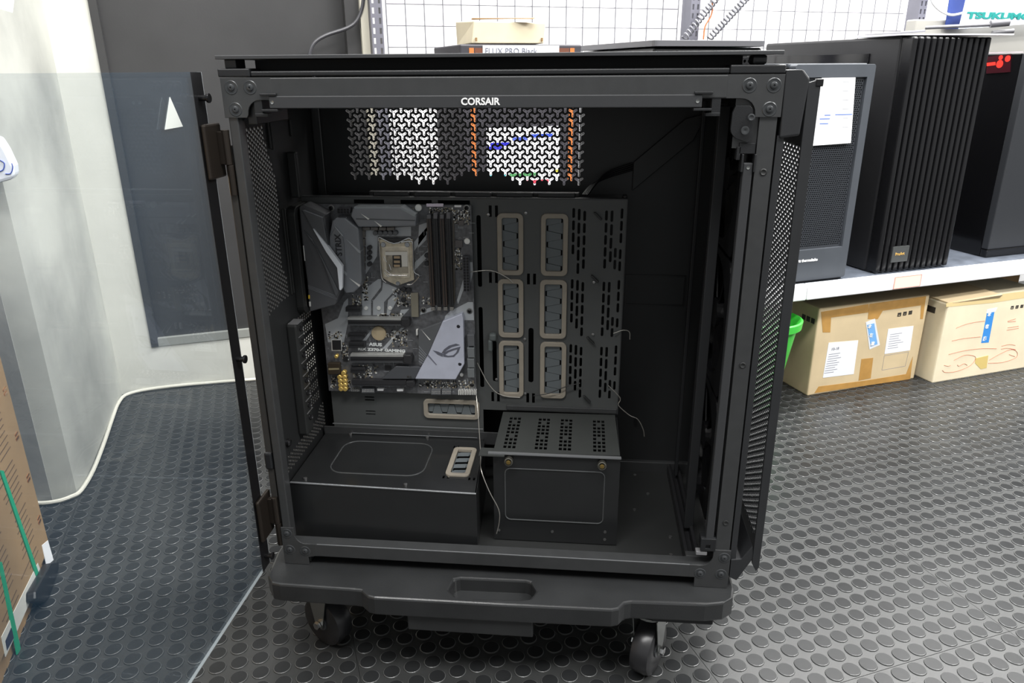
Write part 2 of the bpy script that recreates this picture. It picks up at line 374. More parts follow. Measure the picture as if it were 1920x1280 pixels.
put('label_print', mb, INK, t); mb = MB()
for i in range(7):
    p = onV(z1(1210-i*5, 560+i*28), .507); mb.box(p.x, p.x+.03+.025*random.random(), .5068, .5072, p.z, p.z+.0010)
put('label_print', mb, INK, t)
p = [onV(z1(*q), .508) for q in ((1140, 810), (1430, 765), (1390, 935), (1110, 985))]
mb = MB()
for i in range(4): mb.rod(p[i], p[(i+1) % 4], .0005, 5)
put('printed_frame', mb, INK, t)
a = [onU(q, 1.362) for q in ((1503, 601), (1523, 609))]
mb = MB()
for i in range(3): mb.box(1.3612, 1.362, a[0].y+.0-.018*i, a[0].y-.018*i-.013, .052, .066)
put('box_symbol', mb, INKB, t)
t = carton('cardboard_box', 'pale cardboard box with red marker lines and strong blue sticker, right of the taped box', 1.748, 2.12, .464, .80, -.15, .083, CARDP)
def z2(x, y): return (1720+x/6.4, 530+y/6.4)
put('box_flap', MB().hexa([(1.75, .464, .083), (1.93, .462, .083), (1.93, .60, .083), (1.75, .60, .083), (1.75, .464, .086), (1.93, .455, .093), (1.93, .60, .095), (1.75, .60, .088)]), CARD, t)
vtape(t, [z2(*q) for q in ((345, 245), (900, 150), (1280, 100), (1280, 180), (900, 240), (345, 290))], .464, mat('pale_tape', (222, 200, 148), .3), label='pale packing tape')
vtape(t, [z2(*q) for q in ((700, 905), (850, 870), (830, 1020), (760, 1035), (690, 960))], .464, mat('yellow_tape', (214, 190, 120), .3), label='yellowed tape patch')
vtape(t, [z2(*q) for q in ((835, 320), (960, 295), (935, 345), (825, 365))], .464, PAPER, 'label_sleeve')
vtape(t, [z2(*q) for q in ((835, 360), (925, 345), (855, 715), (765, 722))], .464, BLUE, 'stock_sticker', .0005)
for s_, q in (('本', (840, 400)), ('在', (812, 545)), ('庫', (785, 690))):
    a = onV(z2(*q), .4632); text('sticker_lettering', s_, .0125, WHITE, t, a, (1, 0, 0), (0, 0, 1), bold=.0005)
for i in range(4):
    a = onV(z2(1120+i*58, 318-i*8), .4632)
    put('box_symbol', MB().plate(rect(a.x, a.x+.010, a.z, a.z+.009), [rect(a.x+.002, a.x+.008, a.z+.002+.001*i, a.z+.005)], 'xz', .4632, .464), INKB, t)
mb = MB()
for L in (((465, 545), (560, 505), (680, 475), (810, 458)), ((415, 697), (560, 668), (760, 648)), ((375, 860), (560, 815), (760, 790), (950, 790)), ((1085, 460), (1180, 432)), ((1085, 470), (1180, 462)), ((1085, 540), (1215, 520)), ((1075, 568), (1215, 545)), ((1010, 760), (1100, 740), (1175, 750)), ((1005, 795), (1080, 785), (1180, 800)),
          ((440, 930), (560, 870), (650, 870), (700, 900), (640, 990), (480, 1060), (340, 1075), (300, 1050)), ((860, 930), (980, 860), (1120, 800), (1195, 830), (1180, 900), (1020, 955), (850, 965)), ((320, 990), (370, 1000), (400, 990)), ((480, 985), (500, 1000), (560, 970), (600, 990)), ((1100, 860), (1170, 885))):
    mb.tube([onV(z2(*q), .4638) for q in L], .0007, 5, 3)
put('marker_writing', mb, INKR, t, label='red marker strokes')
for i in range(1):
    put('box_symbol', MB().box(1.7472, 1.748, .50, .545, .045, .062), INKB, t)
t = carton('cardboard_box', 'brown cardboard box pushed back under the shelf behind the pale box', 1.90, 2.5, .84, 1.03, -.15, .125, CARDD)
put('green_tape', MB().box(2.06, 2.085, .8392, .84, .10, .125), TEAL, t)
# ---- green basket
bq = onV((1503, 588), .50); bu = bq.x-.100; bh = (bq.z+.15)/.222
mb = MB().lathe([(r_*.88, h_*bh) for r_, h_ in ((.036, 0), (.040, .003), (.080, .200), (.092, .205), (.094, .222), (.089, .224), (.078, .213), (.036, .006), (.030, .005))], (bu, .50, -.15), (0, 0, 1), 36)
single('green_basket', mb, GREEN, 'bright green plastic bucket on the floor beside the taped box', 'bucket', (bu, .50, -.15), True, smooth=True)
# ---- left strapped carton
t = thing('strapped_carton', 'tall brown carton at left edge with green straps', 'box', (-.95, -.35, -.15), True)
uf = -.406
put('carton_body', MB().box(-.98, uf, -.45, .357, -.118, .60), mat('kraft_board', (140, 114, 80), .75, 0, .08, 10, .1, 60), t, bev=.004)
put('pallet', MB().box(-.97, uf-.006, -.44, .352, -.15, -.118), CARDD, t)
def L(x, y): return (x/2.561, 780+y/2.56)
def uface(name, qs, M, t, d=.0008, u=None, label=None):
    P = [onU(q, uf) for q in qs]
    return put(name, MB().plate([(p.y, p.z) for p in P], [], 'yz', uf, uf+d), M, t, label=label)
for q in ((82, 105), (137, 305), (189, 505)):
    p = onU(L(*q), uf); put('staple', MB().box(uf, uf+.0012, p.y-.007, p.y+.007, p.z-.002, p.z+.002).box(uf, uf+.0012, p.y-.007, p.y+.007, p.z+.006, p.z+.009), mat('copper', (215, 165, 120), .3, 1), t)
p = onU((10, 737), uf); put('staple', MB().box(uf, uf+.0012, p.y-.007, p.y+.007, p.z-.002, p.z+.002).box(uf, uf+.0012, p.y-.007, p.y+.007, p.z+.006, p.z+.009), MATS['copper'], t)
uface('strap', [L(*q) for q in ((-6, 260), (12, 262), (208, 830), (192, 835))], TEAL, t, .0016, label='green plastic strap')
uface('strap', [L(*q) for q in ((-10, 700), (4, 700), (95, 1120), (78, 1145))], TEAL, t, .0016, label='green plastic strap')
uface('paper_label', [L(*q) for q in ((200, 620), (228, 596), (255, 690), (222, 720))], PAPER, t)
uface('paper_label', [L(*q) for q in ((5, 1060), (180, 705), (200, 760), (25, 1155))], mat('grey_label', (196, 196, 190), .6), t)
uface('label_patch', [L(*q) for q in ((22, 1080), (50, 1015), (65, 1060), (30, 1125))], mat('navy', (35, 38, 60), .6), t, .0012)
mb = MB()
P = [onU(L(*q), uf) for q in ((120, 850), (200, 712), (238, 706), (235, 745), (190, 885), (165, 905), (120, 895))]
put('hand_grip', mb.plate([(p.y, p.z) for p in P], [], 'yz', uf, uf+.016), PLASTD, t, bev=.004, label='black plastic hand grip')
mb = MB()
random.seed(3)
for i in range(34):
    z = .26-i*.0105
    for k in range(3):
        y0 = .30-k*.12-random.random()*.01; ln = .05+.05*random.random()
        if i % 8 == 7: continue
        mb.box(uf, uf+.0004, y0-ln, y0, z, z+.0016)
put('printed_text', mb, mat('carton_print', (78, 58, 36), .8), t, label='lines of brown print')
# ---- paper and a plastic parcel at the left edge, taped to the pillar
P = [onV(q, .585) for q in ((-30, -10), (30, -25), (24, 24), (0, 17), (-30, 8))]
single('paper_notice', MB().plate([(p.x, p.z) for p in P], [], 'xz', .5835, .585), PAPER, 'corner of a white notice on the pillar at top left', 'notice', tuple(P[0]), True)
P = [onV(q, .56) for q in ((-40, 250), (0, 258), (14, 280), (28, 310), (30, 328), (22, 336), (0, 342), (-40, 352))]
x = single('plastic_parcel', MB().plate([(p.x, p.z) for p in P], [], 'xz', .55, .585), mat('white_plastic_film', (232, 236, 245), .25), 'white plastic parcel with blue scribble stuck to the pillar at left', 'parcel', tuple(P[0]), True, bev=.006)
PB = MB().tube([onV(q, .549) for q in ((0, 300), (8, 306), (6, 318), (-4, 322))], .0009, 5).tube([onV(q, .549) for q in ((10, 326), (20, 325), (24, 314), (22, 306))], .0009, 5)
put('blue_print', PB, mat('blue_ink', (60, 80, 170), .5), x)
# ================================================================== COMPUTERS ON THE SHELF
ZS = .177
# (a) slim grey-front tower with a white sheet
t = thing('tower_computer', 'charcoal tower with mesh front and white price sheet, next to the black open case', 'computer', (1.2, .5, ZS), True)
GF = mat('charcoal_panel', (72, 76, 82), .45, 0, .05, 20)
u0, u1 = 1.190, 1.412
put('tower_body', MB().box(u0+.004, u1-.004, .515, .99, ZS, .682), PLAST, t, bev=.003)
mesh = rect(1.225, 1.391, .262, .662)
put('front_panel', MB().plate(rr(u0, u1, .183, .69, .006), [mesh], 'xz', .492, .515), GF, t, bev=.0015)
put('front_mesh', MB().plate(mesh, hexpat([(m_[0], m_[1]) for m_ in rect(1.228, 1.388, .265, .659)], .0056, .0021), 'xz', .499, .5015), mat('dark_mesh', (52, 55, 60), .45), t)
put('mesh_backing', MB().box(1.225, 1.391, .506, .508, .262, .662), PLASTD, t)
put('base', MB().box(u0+.004, u1-.004, .50, .985, ZS, .19), PLASTD, t)
put('top_panel', MB().box(u0, u1, .52, .98, .684, .692), GF, t, bev=.002)
P = [onV(q, .49) for q in ((1541, 146), (1604, 145), (1595, 268), (1524, 273))]
sh = put('price_sheet', MB().plate([(p.x, p.z) for p in P], [], 'xz', .4895, .4905), mat('sheet_white', (250, 250, 252), .5), t, label='white price sheet')
mb = MB()
for a, b in (((1546, 216), (1557, 216)), ((1566, 215), (1598, 213)), ((1537, 223), (1556, 223)), ((1537, 232), (1553, 231))):
    A, B = onV(a, .4893), onV(b, .4893); mb.box(A.x, B.x, .489, .4895, A.z-.0012, A.z+.0012)
put('sheet_print', mb, mat('sheet_blue', (110, 135, 200), .5), sh)
mb = MB()
for i in range(6):
    A = onV((1580, 153+i*17), .4893)
    mb.box(A.x, A.x+.018, .489, .4895, A.z-.0008, A.z+.0008)
put('sheet_print', mb, mat('sheet_grey', (190, 192, 196), .5), sh)
A = onV((1497, 492), .491); text('front_lettering', 'tt thermaltake', .0098, WHITE, t, A, (1, 0, 0), (0, 0, 1), bold=.0003)
# (b) ribbed tower
t = thing('tower_computer', 'black tower with vertical ribbed front and small gold-lettered badge', 'computer', (1.517, .5, ZS), True)
u0, u1, v0, v1, zt = 1.517, 1.762, .50, 1.06, .752
RB = mat('ribbed_black', (20, 20, 22), .26)
put('tower_body', MB().box(u0, u1, v0+.035, v1, ZS, zt), mat('graphite_side', (36, 36, 38), .4, 0, .05, 20), t, bev=.006)
put('side_glass', MB().box(u0-.003, u0, v0+.13, v1-.02, .21, .715), GLOSSB, t, label='dark glass side')
n = 13; wd = (u1-u0)/n
for i in range(n):
    a = u0+wd*i
    put('rib', MB().box(a+.0015, a+wd-.0035, v0, v0+.034, ZS+.003, zt-.002), RB, t, bev=.004)
put('front_backing', MB().box(u0+.002, u1-.002, v0+.022, v0+.035, ZS, zt-.004), PLASTD, t)
A, B = onV((1675, 463), v0-.002), onV((1700, 489), v0-.002)
put('badge', MB().box(A.x, B.x, v0-.003, v0+.002, B.z, A.z), mat('badge_grey', (70, 72, 72), .4), t)
A2 = onV((1678, 479), v0-.003); text('badge_lettering', 'ProArt', .0105, mat('gold_print', (205, 165, 90), .4), t, A2+Vector((0, -.0005, 0)), (1, 0, 0), (0, 0, 1), bold=.0002)
single('plastic_sheet', MB().hexa([(1.50, .52, .7535), (1.79, .47, .7535), (1.80, .62, .7535), (1.52, .70, .7535), (1.50, .52, .757), (1.79, .47, .757), (1.80, .62, .757), (1.52, .70, .76)]), mat('clear_film', (205, 205, 210), .2), 'thin crumpled plastic sheet on top of the ribbed computer', 'sheet', (1.5, .5, .7535), True)
mb = MB()
for q0, q1, r in (((1622, 66), (1735, 58), .003), ((1735, 52), (1860, 46), .0045)):
    A, B = onV(q0, .72), onV(q1, .60); mb.rod(A, B, r, 8)
A = onV((1857, 45), .60); B = onV((1892, 42), .58); mb.rod(A, B, .009, 12); A = onV((1860, 62), .60); B = onV((1900, 58), .58); mb.rod(A, B, .006, 10)
single('monitor_arm', mb, mat('grey_arm', (100, 100, 104), .35), 'grey rod and clamp lying over the top of the ribbed computer', 'arm', (1.7, .6, .76), True, smooth=True)
# (c) tower with red display
t = thing('tower_computer', 'black glass tower with glowing red display, right of the ribbed one', 'computer', (1.86, .54, ZS), True)
c3 = onV((1845, 495), .54).x
put('tower_body', MB().box(c3, c3+.24, .56, 1.0, ZS, .715).box(c3, c3+.24, .54, .56, ZS, .20), GLOSSB, t, bev=.003)
put('front_panel', MB().box(c3, c3+.24, .538, .56, .20, .715), mat('slate_panel', (40, 42, 46), .5), t, bev=.003)
P = [onU(q, c3-.001) for q in ((1852, 106), (1896, 101), (1894, 135), (1850, 138))]
d = put('display', MB().plate([(p.y, p.z) for p in P], [], 'yz', c3-.003, c3), mat('display_dark', (48, 6, 16), .3, emit=.2), t)
mb = MB()
for q, r in (((1874, 120), .010), ((1889, 110), .008), ((1876, 108), .006)):
    p = onU(q, c3-.004); mb.plate(circ(p.y, p.z, r, 14), [], 'yz', c3-.0036, c3-.003)
P = [onU(q, c3-.004) for q in ((1850, 118), (1866, 116), (1866, 122), (1850, 124))]; mb.plate([(p.y, p.z) for p in P], [], 'yz', c3-.0038, c3-.003)
put('display_glow', mb, mat('red_glow', (225, 45, 36), .3, emit=.7), d)
put('top_trim', MB().box(c3-.001, c3+.001, .56, .9, .716, .719), mat('rose_trim', (200, 190, 195), .3), t)
# (d) louvred tower at the right edge
t = thing('tower_computer', 'black tower with slatted front cut off by the right edge', 'computer', (2.13, .50, ZS), True)
put('tower_body', MB().box(c3+.27, c3+.50, .52, 1.0, ZS, .70), PLAST, t)
for i in range(14): put('slat', MB().hexa([(c3+.265, .50, .24+i*.03), (c3+.50, .50, .27+i*.03), (c3+.50, .52, .27+i*.03), (c3+.265, .52, .24+i*.03), (c3+.265, .50, .252+i*.03), (c3+.50, .50, .282+i*.03), (c3+.50, .52, .282+i*.03), (c3+.265, .52, .252+i*.03)]), PLASTD, t)
# (e) wide tower behind the open case, flat lid on top
t = thing('tower_computer', 'wide black tower with flat grey lid, behind the open case', 'computer', (.895, .6, ZS), True)
put('tower_body', MB().box(.897, 1.182, .61, 1.02, ZS, .728), PLAST, t, bev=.006)
put('lid', MB().plate(rr(.892, 1.186, .60, 1.03, .012), [], 'xy', .73, .743), mat('lid_grey', (92, 92, 96), .45), t, bev=.003)
put('front_grille', MB().plate(rect(.90, 1.18, .2, .72), hexpat(rect(.91, 1.17, .21, .71), .012, .004), 'xz', .603, .61), PLASTD, t)
# (f) FLUX PRO carton and the small tray box on it
t = thing('printed_carton', 'dark printed carton with orange stripes and white name label, standing behind the open case', 'box', (.447, .6, ZS), True)
fu0, fu1 = .447, .717
put('carton_body', MB().box(fu0, fu1, .60, .84, ZS, .733), mat('dark_print_card', (62, 60, 66), .5, 0, .1, 20), t, bev=.003)
ORN = mat('orange_print', (205, 120, 60), .5)
for a in ((.466, .476), (.690, .700)): put('orange_stripe', MB().box(*a, .5990, .60, .22, .726), ORN, t)
put('brown_band', MB().box(.478, .688, .5994, .60, .700, .726), mat('brown_print', (110, 66, 48), .5), t)
A, B = onV((905, 85), .5985), onV((1048, 106), .5985)
put('name_label', MB().box(A.x, B.x, .598, .5994, .700, A.z), PAPER, t)
A3 = onV((909, 105), .5975); text('label_lettering', 'FLUX PRO Black', .0165, INK, t, Vector((A3.x, .5975, .7145)), (1, 0, 0), (0, 0, 1))
A, B = onV((912, 240), .599), onV((1048, 345), .599)
sh = put('spec_sheet', MB().box(A.x, B.x, .5985, .5995, B.z, A.z), mat('bright_sheet', (250, 250, 255), .5), t, label='white sheet with coloured print')
W_, H_ = B.x-A.x, A.z-B.z
for (x0, x1, y, c_) in ((.05, .3, .70, (40, 40, 200)), (.0, .2, .64, (60, 60, 210)), (.6, .9, .82, (60, 90, 220)), (.35, .55, .78, (90, 110, 220)), (.0, .25, .16, (70, 190, 200)), (.3, .7, .17, (90, 160, 100)), (.5, .85, .04, (220, 70, 90)), (.92, 1, .2, (230, 220, 80))):
    put('sheet_print', MB().box(A.x+W_*x0, A.x+W_*x1, .598, .5985, B.z+H_*y, B.z+H_*(y+.055)), mat('print_%d_%d_%d' % c_, c_, .5), sh)
t = thing('tray_box', 'small plain cardboard tray box lying on the dark printed carton', 'box', (.475, .61, .734), True)
put('carton_body', MB().hexa([(.476, .615, .735), (.632, .605, .735), (.65, .78, .735), (.49, .79, .735), (.481, .612, .778), (.635, .602, .775), (.65, .78, .782), (.488, .79, .786)]), CARDP, t, bev=.002)
put('box_flap', MB().hexa([(.485, .64, .7835), (.60, .585, .781), (.61, .60, .7835), (.50, .70, .785), (.485, .64, .785), (.60, .585, .7825), (.61, .60, .785), (.50, .70, .7865)]), CARDD, t)
put('box_slot', MB().box(.483, .486, .607, .612, .739, .746).box(.625, .628, .600, .604, .739, .746), CARDD, t)
# ================================================================== THE OPEN BLACK CASE
mat('fold_highlight', (120, 122, 124), .3, .4)  # pale colour painting the edge highlights on folds and rails
case = thing('computer_case', 'large open black computer case standing on the black dolly', 'computer case', (0, 0, 0))
W, H, DB, TY = .640, .677, .295, .200
# corner posts and rails, front and back frames
def beam(n, *a, M=STEEL, bev=.0015, par=case): return put(n, MB().box(*a), M, par, bev=bev)
beam('frame_rail', .012, .628, -.0021, .018, .652, .677)
beam('frame_rail', .012, .628, -.0021, .018, .015, .036)
beam('frame_post', .002, .014, 0, .018, .036, .652)
rp = put('frame_post', MB().plate(rect(.619, .638, .036, .652), [circ(.629, .572, .003, 10), circ(.629, .335, .003, 10), circ(.629, .105, .003, 10)], 'xz', 0, .002).box(.619, .638, .002, .018, .036, .652), STEEL, case)
for z in (.572, .335, .105): put('post_screw', MB().lathe([(.0042, 0), (.0042, .0006), (.003, .0012), (.0018, .0004)], (.629, -.0001, z), (0, -1, 0), 14), STEELD, rp, smooth=True)
beam('frame_rail', .012, .628, DB-.012, DB, .652, .677); beam('frame_rail', .012, .628, DB-.012, DB, .012, .036)
beam('frame_post', 0, .014, DB-.012, DB, .036, .652); beam('frame_post', .626, .640, DB-.012, DB, .036, .652)
beam('frame_rail', 0, .012, .018, DB-.012, .655, .677); beam('frame_rail', .628, .640, .018, DB-.012, .655, .677)
put('rail_highlight', MB().rod((.052, -.0016, .0358), (.586, -.0016, .0358), .0007, 8), MATS['fold_highlight'], case)  # thin pale rod painted as the highlight along the rail
# corner plates with rivets
def cplate(P, holes, riv):
    c = put('corner_plate', MB().plate(P, [], 'xz', -.0022, 0), STEEL, case, bev=.0004)
    for x, z in riv:
        put('rivet', MB().lathe([(.0082, 0), (.0074, .0006), (.0056, .0002), (.0042, .0003), (.0038, .0018), (.0028, .0024), (.0012, .0024), (.0008, .001)], (x, -.0022, z), (0, -1, 0), 20), mat('rivet_steel', (64, 66, 68), .32, .3), c, smooth=True)
def arc(cx, cz, r, a0, a1, n=6): return [(cx+r*math.cos(math.radians(a0+(a1-a0)*k/n)), cz+r*math.sin(math.radians(a0+(a1-a0)*k/n))) for k in range(n+1)]
cplate([(-.001, .677), (-.001, .632), (.026, .632)]+arc(.0445, .6355, .0165, 180, 90)+[(.060, .652), (.060, .677)], 0, [(.0115, .666), (.0345, .666), (.0135, .6415)])
cplate([(.641, .677), (.580, .677), (.580, .652)]+arc(.5965, .6355, .0165, 90, 0)+[(.613, .632), (.641, .632)], 0, [(.604, .6655), (.630, .6655), (.628, .6405)])
cplate([(0, 0), (.037, 0), (.037, .013), (.050, .016), (.050, .036)]+arc(.036, .052, .0165, 270, 180)+[(.0195, .062), (0, .062)], 0, [(.0085, .052), (.010, .0245), (.033, .0235)])
cplate([(.640, 0), (.594, 0), (.594, .016), (.586, .016), (.586, .036)]+arc(.600, .052, .0165, 270, 360)+[(.6165, .062), (.640, .062)], 0, [(.6315, .050), (.6295, .023), (.601, .0225)])
for x in (.002, .597):
    beam('foot', x, x+.036, .004, .05, 0, .013, M=STEELD); beam('foot', x, x+.036, .24, .29, 0, .013, M=STEELD)
# top: trim strips, standoffs, cover plate
beam('top_trim', .036, .582, -.001, .29, .678, .684, M=PLAST); beam('top_trim', -.003, .036, -.0025, .29, .6775, .687, M=PLAST); beam('top_trim', .582, .641, -.0025, .29, .6775, .687, M=PLAST)
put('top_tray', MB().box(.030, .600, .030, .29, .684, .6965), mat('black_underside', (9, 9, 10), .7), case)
put('standoff', MB().box(.004, .018, .004, .03, .687, .697), PLAST, case, bev=.001); put('standoff', MB().box(.606, .622, .004, .03, .687, .697), PLAST, case, bev=.003)
put('cover_plate', MB().box(-.003, .637, -.004, .298, .697, .7012), mat('brushed_dark_cover', (66, 67, 69), .4, .2, .03, 60), case, bev=.0006)
# rear wall (left), with vents
hexv = [(.030, .618), (.098, .618), (.112, .575), (.126, .545), (.126, .50), (.115, .47), (.115, .42), (.124, .40), (.124, .375), (.045, .367), (.022, .38)]
REAR = mat('rear_wall_steel', (32, 33, 34), .5)
slots = []
pm = []
for k in range(8):
    z0 = .3260-.0203*k
    for i in range(9):
        for j in range(3): pm.append(rect(.130+i*.0080, .1350+i*.0080, z0-.0054+j*.0048, z0-.0018+j*.0048))
low = [(.046, .142), (.052, .168), (.120, .152), (.122, .166), (.200, .166), (.215, .150), (.215, .122), (.047, .120)]
low = [(.044, .122), (.052, .150), (.180, .150), (.195, .166), (.214, .166), (.214, .122)]
put('rear_wall', MB().plate(rect(.010, DB, .036, .652), [[(b, a) for a, b in h] for h in hexpat([(b, a) for a, b in hexv], .0066, .0026)]+pm+[[(b, a) for a, b in h] for h in hexpat([(b, a) for a, b in low], .0062, .0024)], 'yz', -.0012, 0), REAR, case)
# ribs, brackets on the rear wall
for (y0, y1, z0, z1) in ((.112, .1155, .585, .622), (.12, .1235, .583, .62), (.19, .194, .595, .618), (.128, .1315, .375, .50), (.136, .1395, .375, .50)):
    put('wall_rib', MB().box(0, .003, y0, y1, z0, z1), STEELD, case, bev=.0008)
put('cable_bracket', MB().box(0, .014, .168, .178, .51, .575), STEELD, case, bev=.002)
put('io_frame', MB().plate(rr(.146, .262, .338, .500, .012), [rr(.158, .238, .345, .494, .006)], 'yz', 0, .012), STEELD, case, bev=.002)
br = put('slot_bracket', MB().box(0, .016, .098, .124, .160, .338), STEELD, case, bev=.003)
for k in range(8):
    z = .3285-.0205*k
    put('bracket_screw', MB().lathe([(.0042, 0), (.0042, .002), (.0034, .003), (.0015, .0022)], (.016, .112, z), (1, -.5, .3), 12), mat('black_screw', (60, 60, 62), .2, .8), br, smooth=True)
    put('slot_cover_edge', MB().box(.002, .017, .101, .125, z+.0095, z+.0102), mat('worn_edge', (150, 150, 152), .3, .6), br)
put('latch_knob', MB().lathe([(.006, 0), (.006, .004), (.004, .006), (.002, .005)], (0, .055, .170), (1, 0, 0), 12), MATS['black_screw'], case, smooth=True)
put('side_catch', MB().box(-.012, 0, .0, .012, .155, .182), PLAST, case, bev=.003)
# ceiling of the inside and floor, far side wall with its patterned vent
put('inner_roof', MB().box(.012, .628, .02, DB-.012, .655, .657), PLASTD, case)
put('case_floor', MB().box(.004, .638, .018, DB-.002, .0135, .0165), STEELD, case)
vent = [(.049, .646), (.434, .646), (.434, .513), (.372, .508), (.312, .508), (.305, .521), (.225, .521), (.215, .507), (.150, .507), (.142, .521), (.075, .514), (.049, .511)]
far = MB().plate(rect(.014, .626, .036, .652), ypat(vent, .0230, .0068, 1.10), 'xz', DB-.004, DB-.003)
put('far_side_panel', far, mat('side_panel_steel', (35, 36, 37), .5, 0, .04, 20), case)
mb = MB()
for h in ypat(vent, .0230, .0068, 1.10):
    cx = sum(p[0] for p in h)/len(h); cz = sum(p[1] for p in h)/len(h)
    for q in range(4):
        a = math.radians(90+120*q)+PI; r_ = .0054 if q < 3 else 0
        mb.plate(circ(cx+r_*math.cos(a), cz+r_*math.sin(a), .00085, 6), [], 'xz', DB-.0008, DB)
    for q in range(3):
        a = math.radians(90+120*q)+PI; e = (-math.sin(a)*.00012, math.cos(a)*.00012); x1_, z1_ = cx+.0080*math.cos(a), cz+.0080*math.sin(a)
        mb.plate([(cx+e[0], cz+e[1]), (x1_+e[0], z1_+e[1]), (x1_-e[0], z1_-e[1]), (cx-e[0], cz-e[1])], [], 'xz', DB-.0006, DB-.0003)
put('dust_filter', mb, PLASTD, case)['kind'] = 'stuff'
def Yq(q, y): p = onY(q, y); return (p.x, p.z)
# diagonal cable cover and framed recess on the far side
P = [Yq(q, DB-.006) for q in ((1188, 303), (1285, 222), (1325, 212), (1300, 262), (1185, 357))]
put('cable_cover', MB().plate(P, [], 'xz', DB-.012, DB-.004), MATS['side_panel_steel'], case, bev=.0012)
put('recess_frame', MB().plate(rect(.496, .592, .320, .372), [rect(.4985, .5895, .3225, .3695)], 'xz', DB-.0055, DB-.004), PLASTD, case)
put('panel_edge', MB().box(.486, .492, DB-.014, DB-.004, .15, .50), STEELD, case, bev=.001)
CB = mat('black_cable', (26, 26, 28), .4)
for k in range(4):
    put('fan_cable', MB().tube([onY(q, y) for q, y in (((1092+k*3, 366), .225), ((1108+k*3, 348-k), .25), ((1140, 332-k*3), .272), ((1186, 318-k*4), .286))], .0016, 6), CB, case, smooth=True)
# ---- motherboard tray with its cutouts
outer = [(.018, .126), (.482, .170), (.486, .506), (-.002, .506), (.004, .338), (.018, .330)]
outer = [(.020, .120), (.272, .120), (.272, .166), (.487, .166), (.487, .506), (.003, .506), (.003, .340), (.020, .330)]
holes = []
grom = [(.299, .338, .392, .486), (.364, .404, .392, .486), (.299, .338, .292, .386), (.363, .404, .292, .386), (.299, .338, .191, .286), (.364, .405, .191, .286), (.174, .266, .148, .182)]
for g in grom: holes.append(rr(g[0]+.006, g[1]-.006, g[2]+.006, g[3]-.006, .004))
def vslots(x, z1, z0, w_=.0040, h=.0148, gap=.0032):
    z = z1
    while z-h > z0: holes.append(rr(x-w_/2, x+w_/2, z-h, z, w_/2.2, 2)); z -= h+gap
for (zt, zb) in ((.494, .395), (.387, .291), (.283, .186)):
    vslots(.4115, zt, zt-.072); vslots(.4195, zt-.001, zb, h=.0170); vslots(.4275, zt-.004, zb)
    vslots(.4590, zt-.003, zb); vslots(.4670, zt-.003, zb, h=.0168); vslots(.4740, zt-.058, zb); vslots(.4812, zt, zt-.055); vslots(.4812, zt-.06, zb+.005, h=.015)
def hcut(x, z, w_=.0052, h=.017):
    holes.append(rect(x-w_-.0016, x-.0016-.0008, z-h/2, z+h/2)); holes.append(rect(x+.0024, x+.0016+w_, z-h/2, z+h/2))
for x, z in ((.2935, .488), (.2920, .387), (.3500, .386), (.2925, .189), (.3490, .189)): hcut(x, z)
holes.append(rr(.3455, .3535, .216, .308, .004)); holes.append(rr(.2885, .2955, .216, .285, .003))
holes.append(rr(.268, .2745, .372, .482, .003)); holes.append(rr(.268, .2745, .205, .34, .003))
for x0, x1 in ((.084, .130), (.155, .202), (.211, .259)): holes.append(rect(x0, x1, .4975, .5035))
for x, z in ((.084, .1757), (.186, .1757), (.084, .150), (.186, .150)): holes.append(rect(x-.008, x+.008, z-.001, z+.0012)); holes.append(rect(x-.008, x+.008, z+.0042, z+.0064))
tray = put('motherboard_tray', MB().plate(outer, holes, 'xz', TY, TY+.0015), mat('tray_steel', (71, 73, 73), .5, 0, .04, 25, .05, 1500), case)
put('tray_edge', MB().box(.487, .4885, TY-.001, TY+.02, .166, .507).box(.003, .488, TY, TY+.012, .5062, .5075), STEEL, tray)
put('tray_backing', MB().box(.02, .486, DB-.0045, DB-.004, .04, .50), PLASTD, tray)
put('fan_hub_lid', MB().box(.10, .42, TY+.022, TY+.035, .500, .512), PLASTD, tray, bev=.002)
for i in range(5): put('strap_loop', MB().box(.11+i*.062, .165+i*.062, TY+.012, TY+.02, .506, .5135), PLAST, tray, bev=.002)
random.seed(5)
def grommet(g, par, vertical=True, y=TY):
    x0, x1, z0, z1 = g
    gr = put('cable_grommet', MB().plate(rr(x0, x1, z0, z1, .008), [rr(x0+.0072, x1-.0072, z0+.0072, z1-.0072, .003)], 'xz', y-.0035, y+.003), GROM, par, bev=.001)
    a0, a1, b0, b1 = x0+.0075, x1-.0075, z0+.0075, z1-.0075
    # two leaves meeting along one zigzag seam
    Ln, Wd = ((b1-b0), (a1-a0)) if vertical else ((a1-a0), (b1-b0))
    ph = [(.0, .0)]; n = 4; st = Ln/n; k0 = random.random() < .5; hi = k0; t_ = st*.35
    seam = [(0, .06 if hi else .94)]
    while t_ < Ln-.3*st:
        seam.append((t_, .06 if hi else .94)); hi = not hi; seam.append((t_+st*.22, .06 if hi else .94)); t_ += st*.62
    seam.append((Ln, .06 if hi else .94))
    gp = .0009
    for side in (0, 1):
        s_ = []
        for i, (tt, dd) in enumerate(seam):
            s_.append((tt, min(max(dd*Wd+(-gp if side == 0 else gp)*1.6, 0.0006), Wd-.0006)))
        P = [(0, 0)]*(side == 0)+[(0, Wd)]*(side == 1)+s_+([(Ln, 0)] if side == 0 else [(Ln, Wd)])
        P = [p for i, p in enumerate(P) if i == 0 or abs(p[0]-P[i-1][0])+abs(p[1]-P[i-1][1]) > 1e-5]
        Q = [((a0+dd), b0+tt) if vertical else (a0+tt, b0+dd) for tt, dd in P]
        yy = y+.0006+.0008*side
        put('grommet_flap', MB().plate(Q, [], 'xz', yy, yy+.0008), FLAP, gr)
for g in grom[:6]: grommet(g, tray)
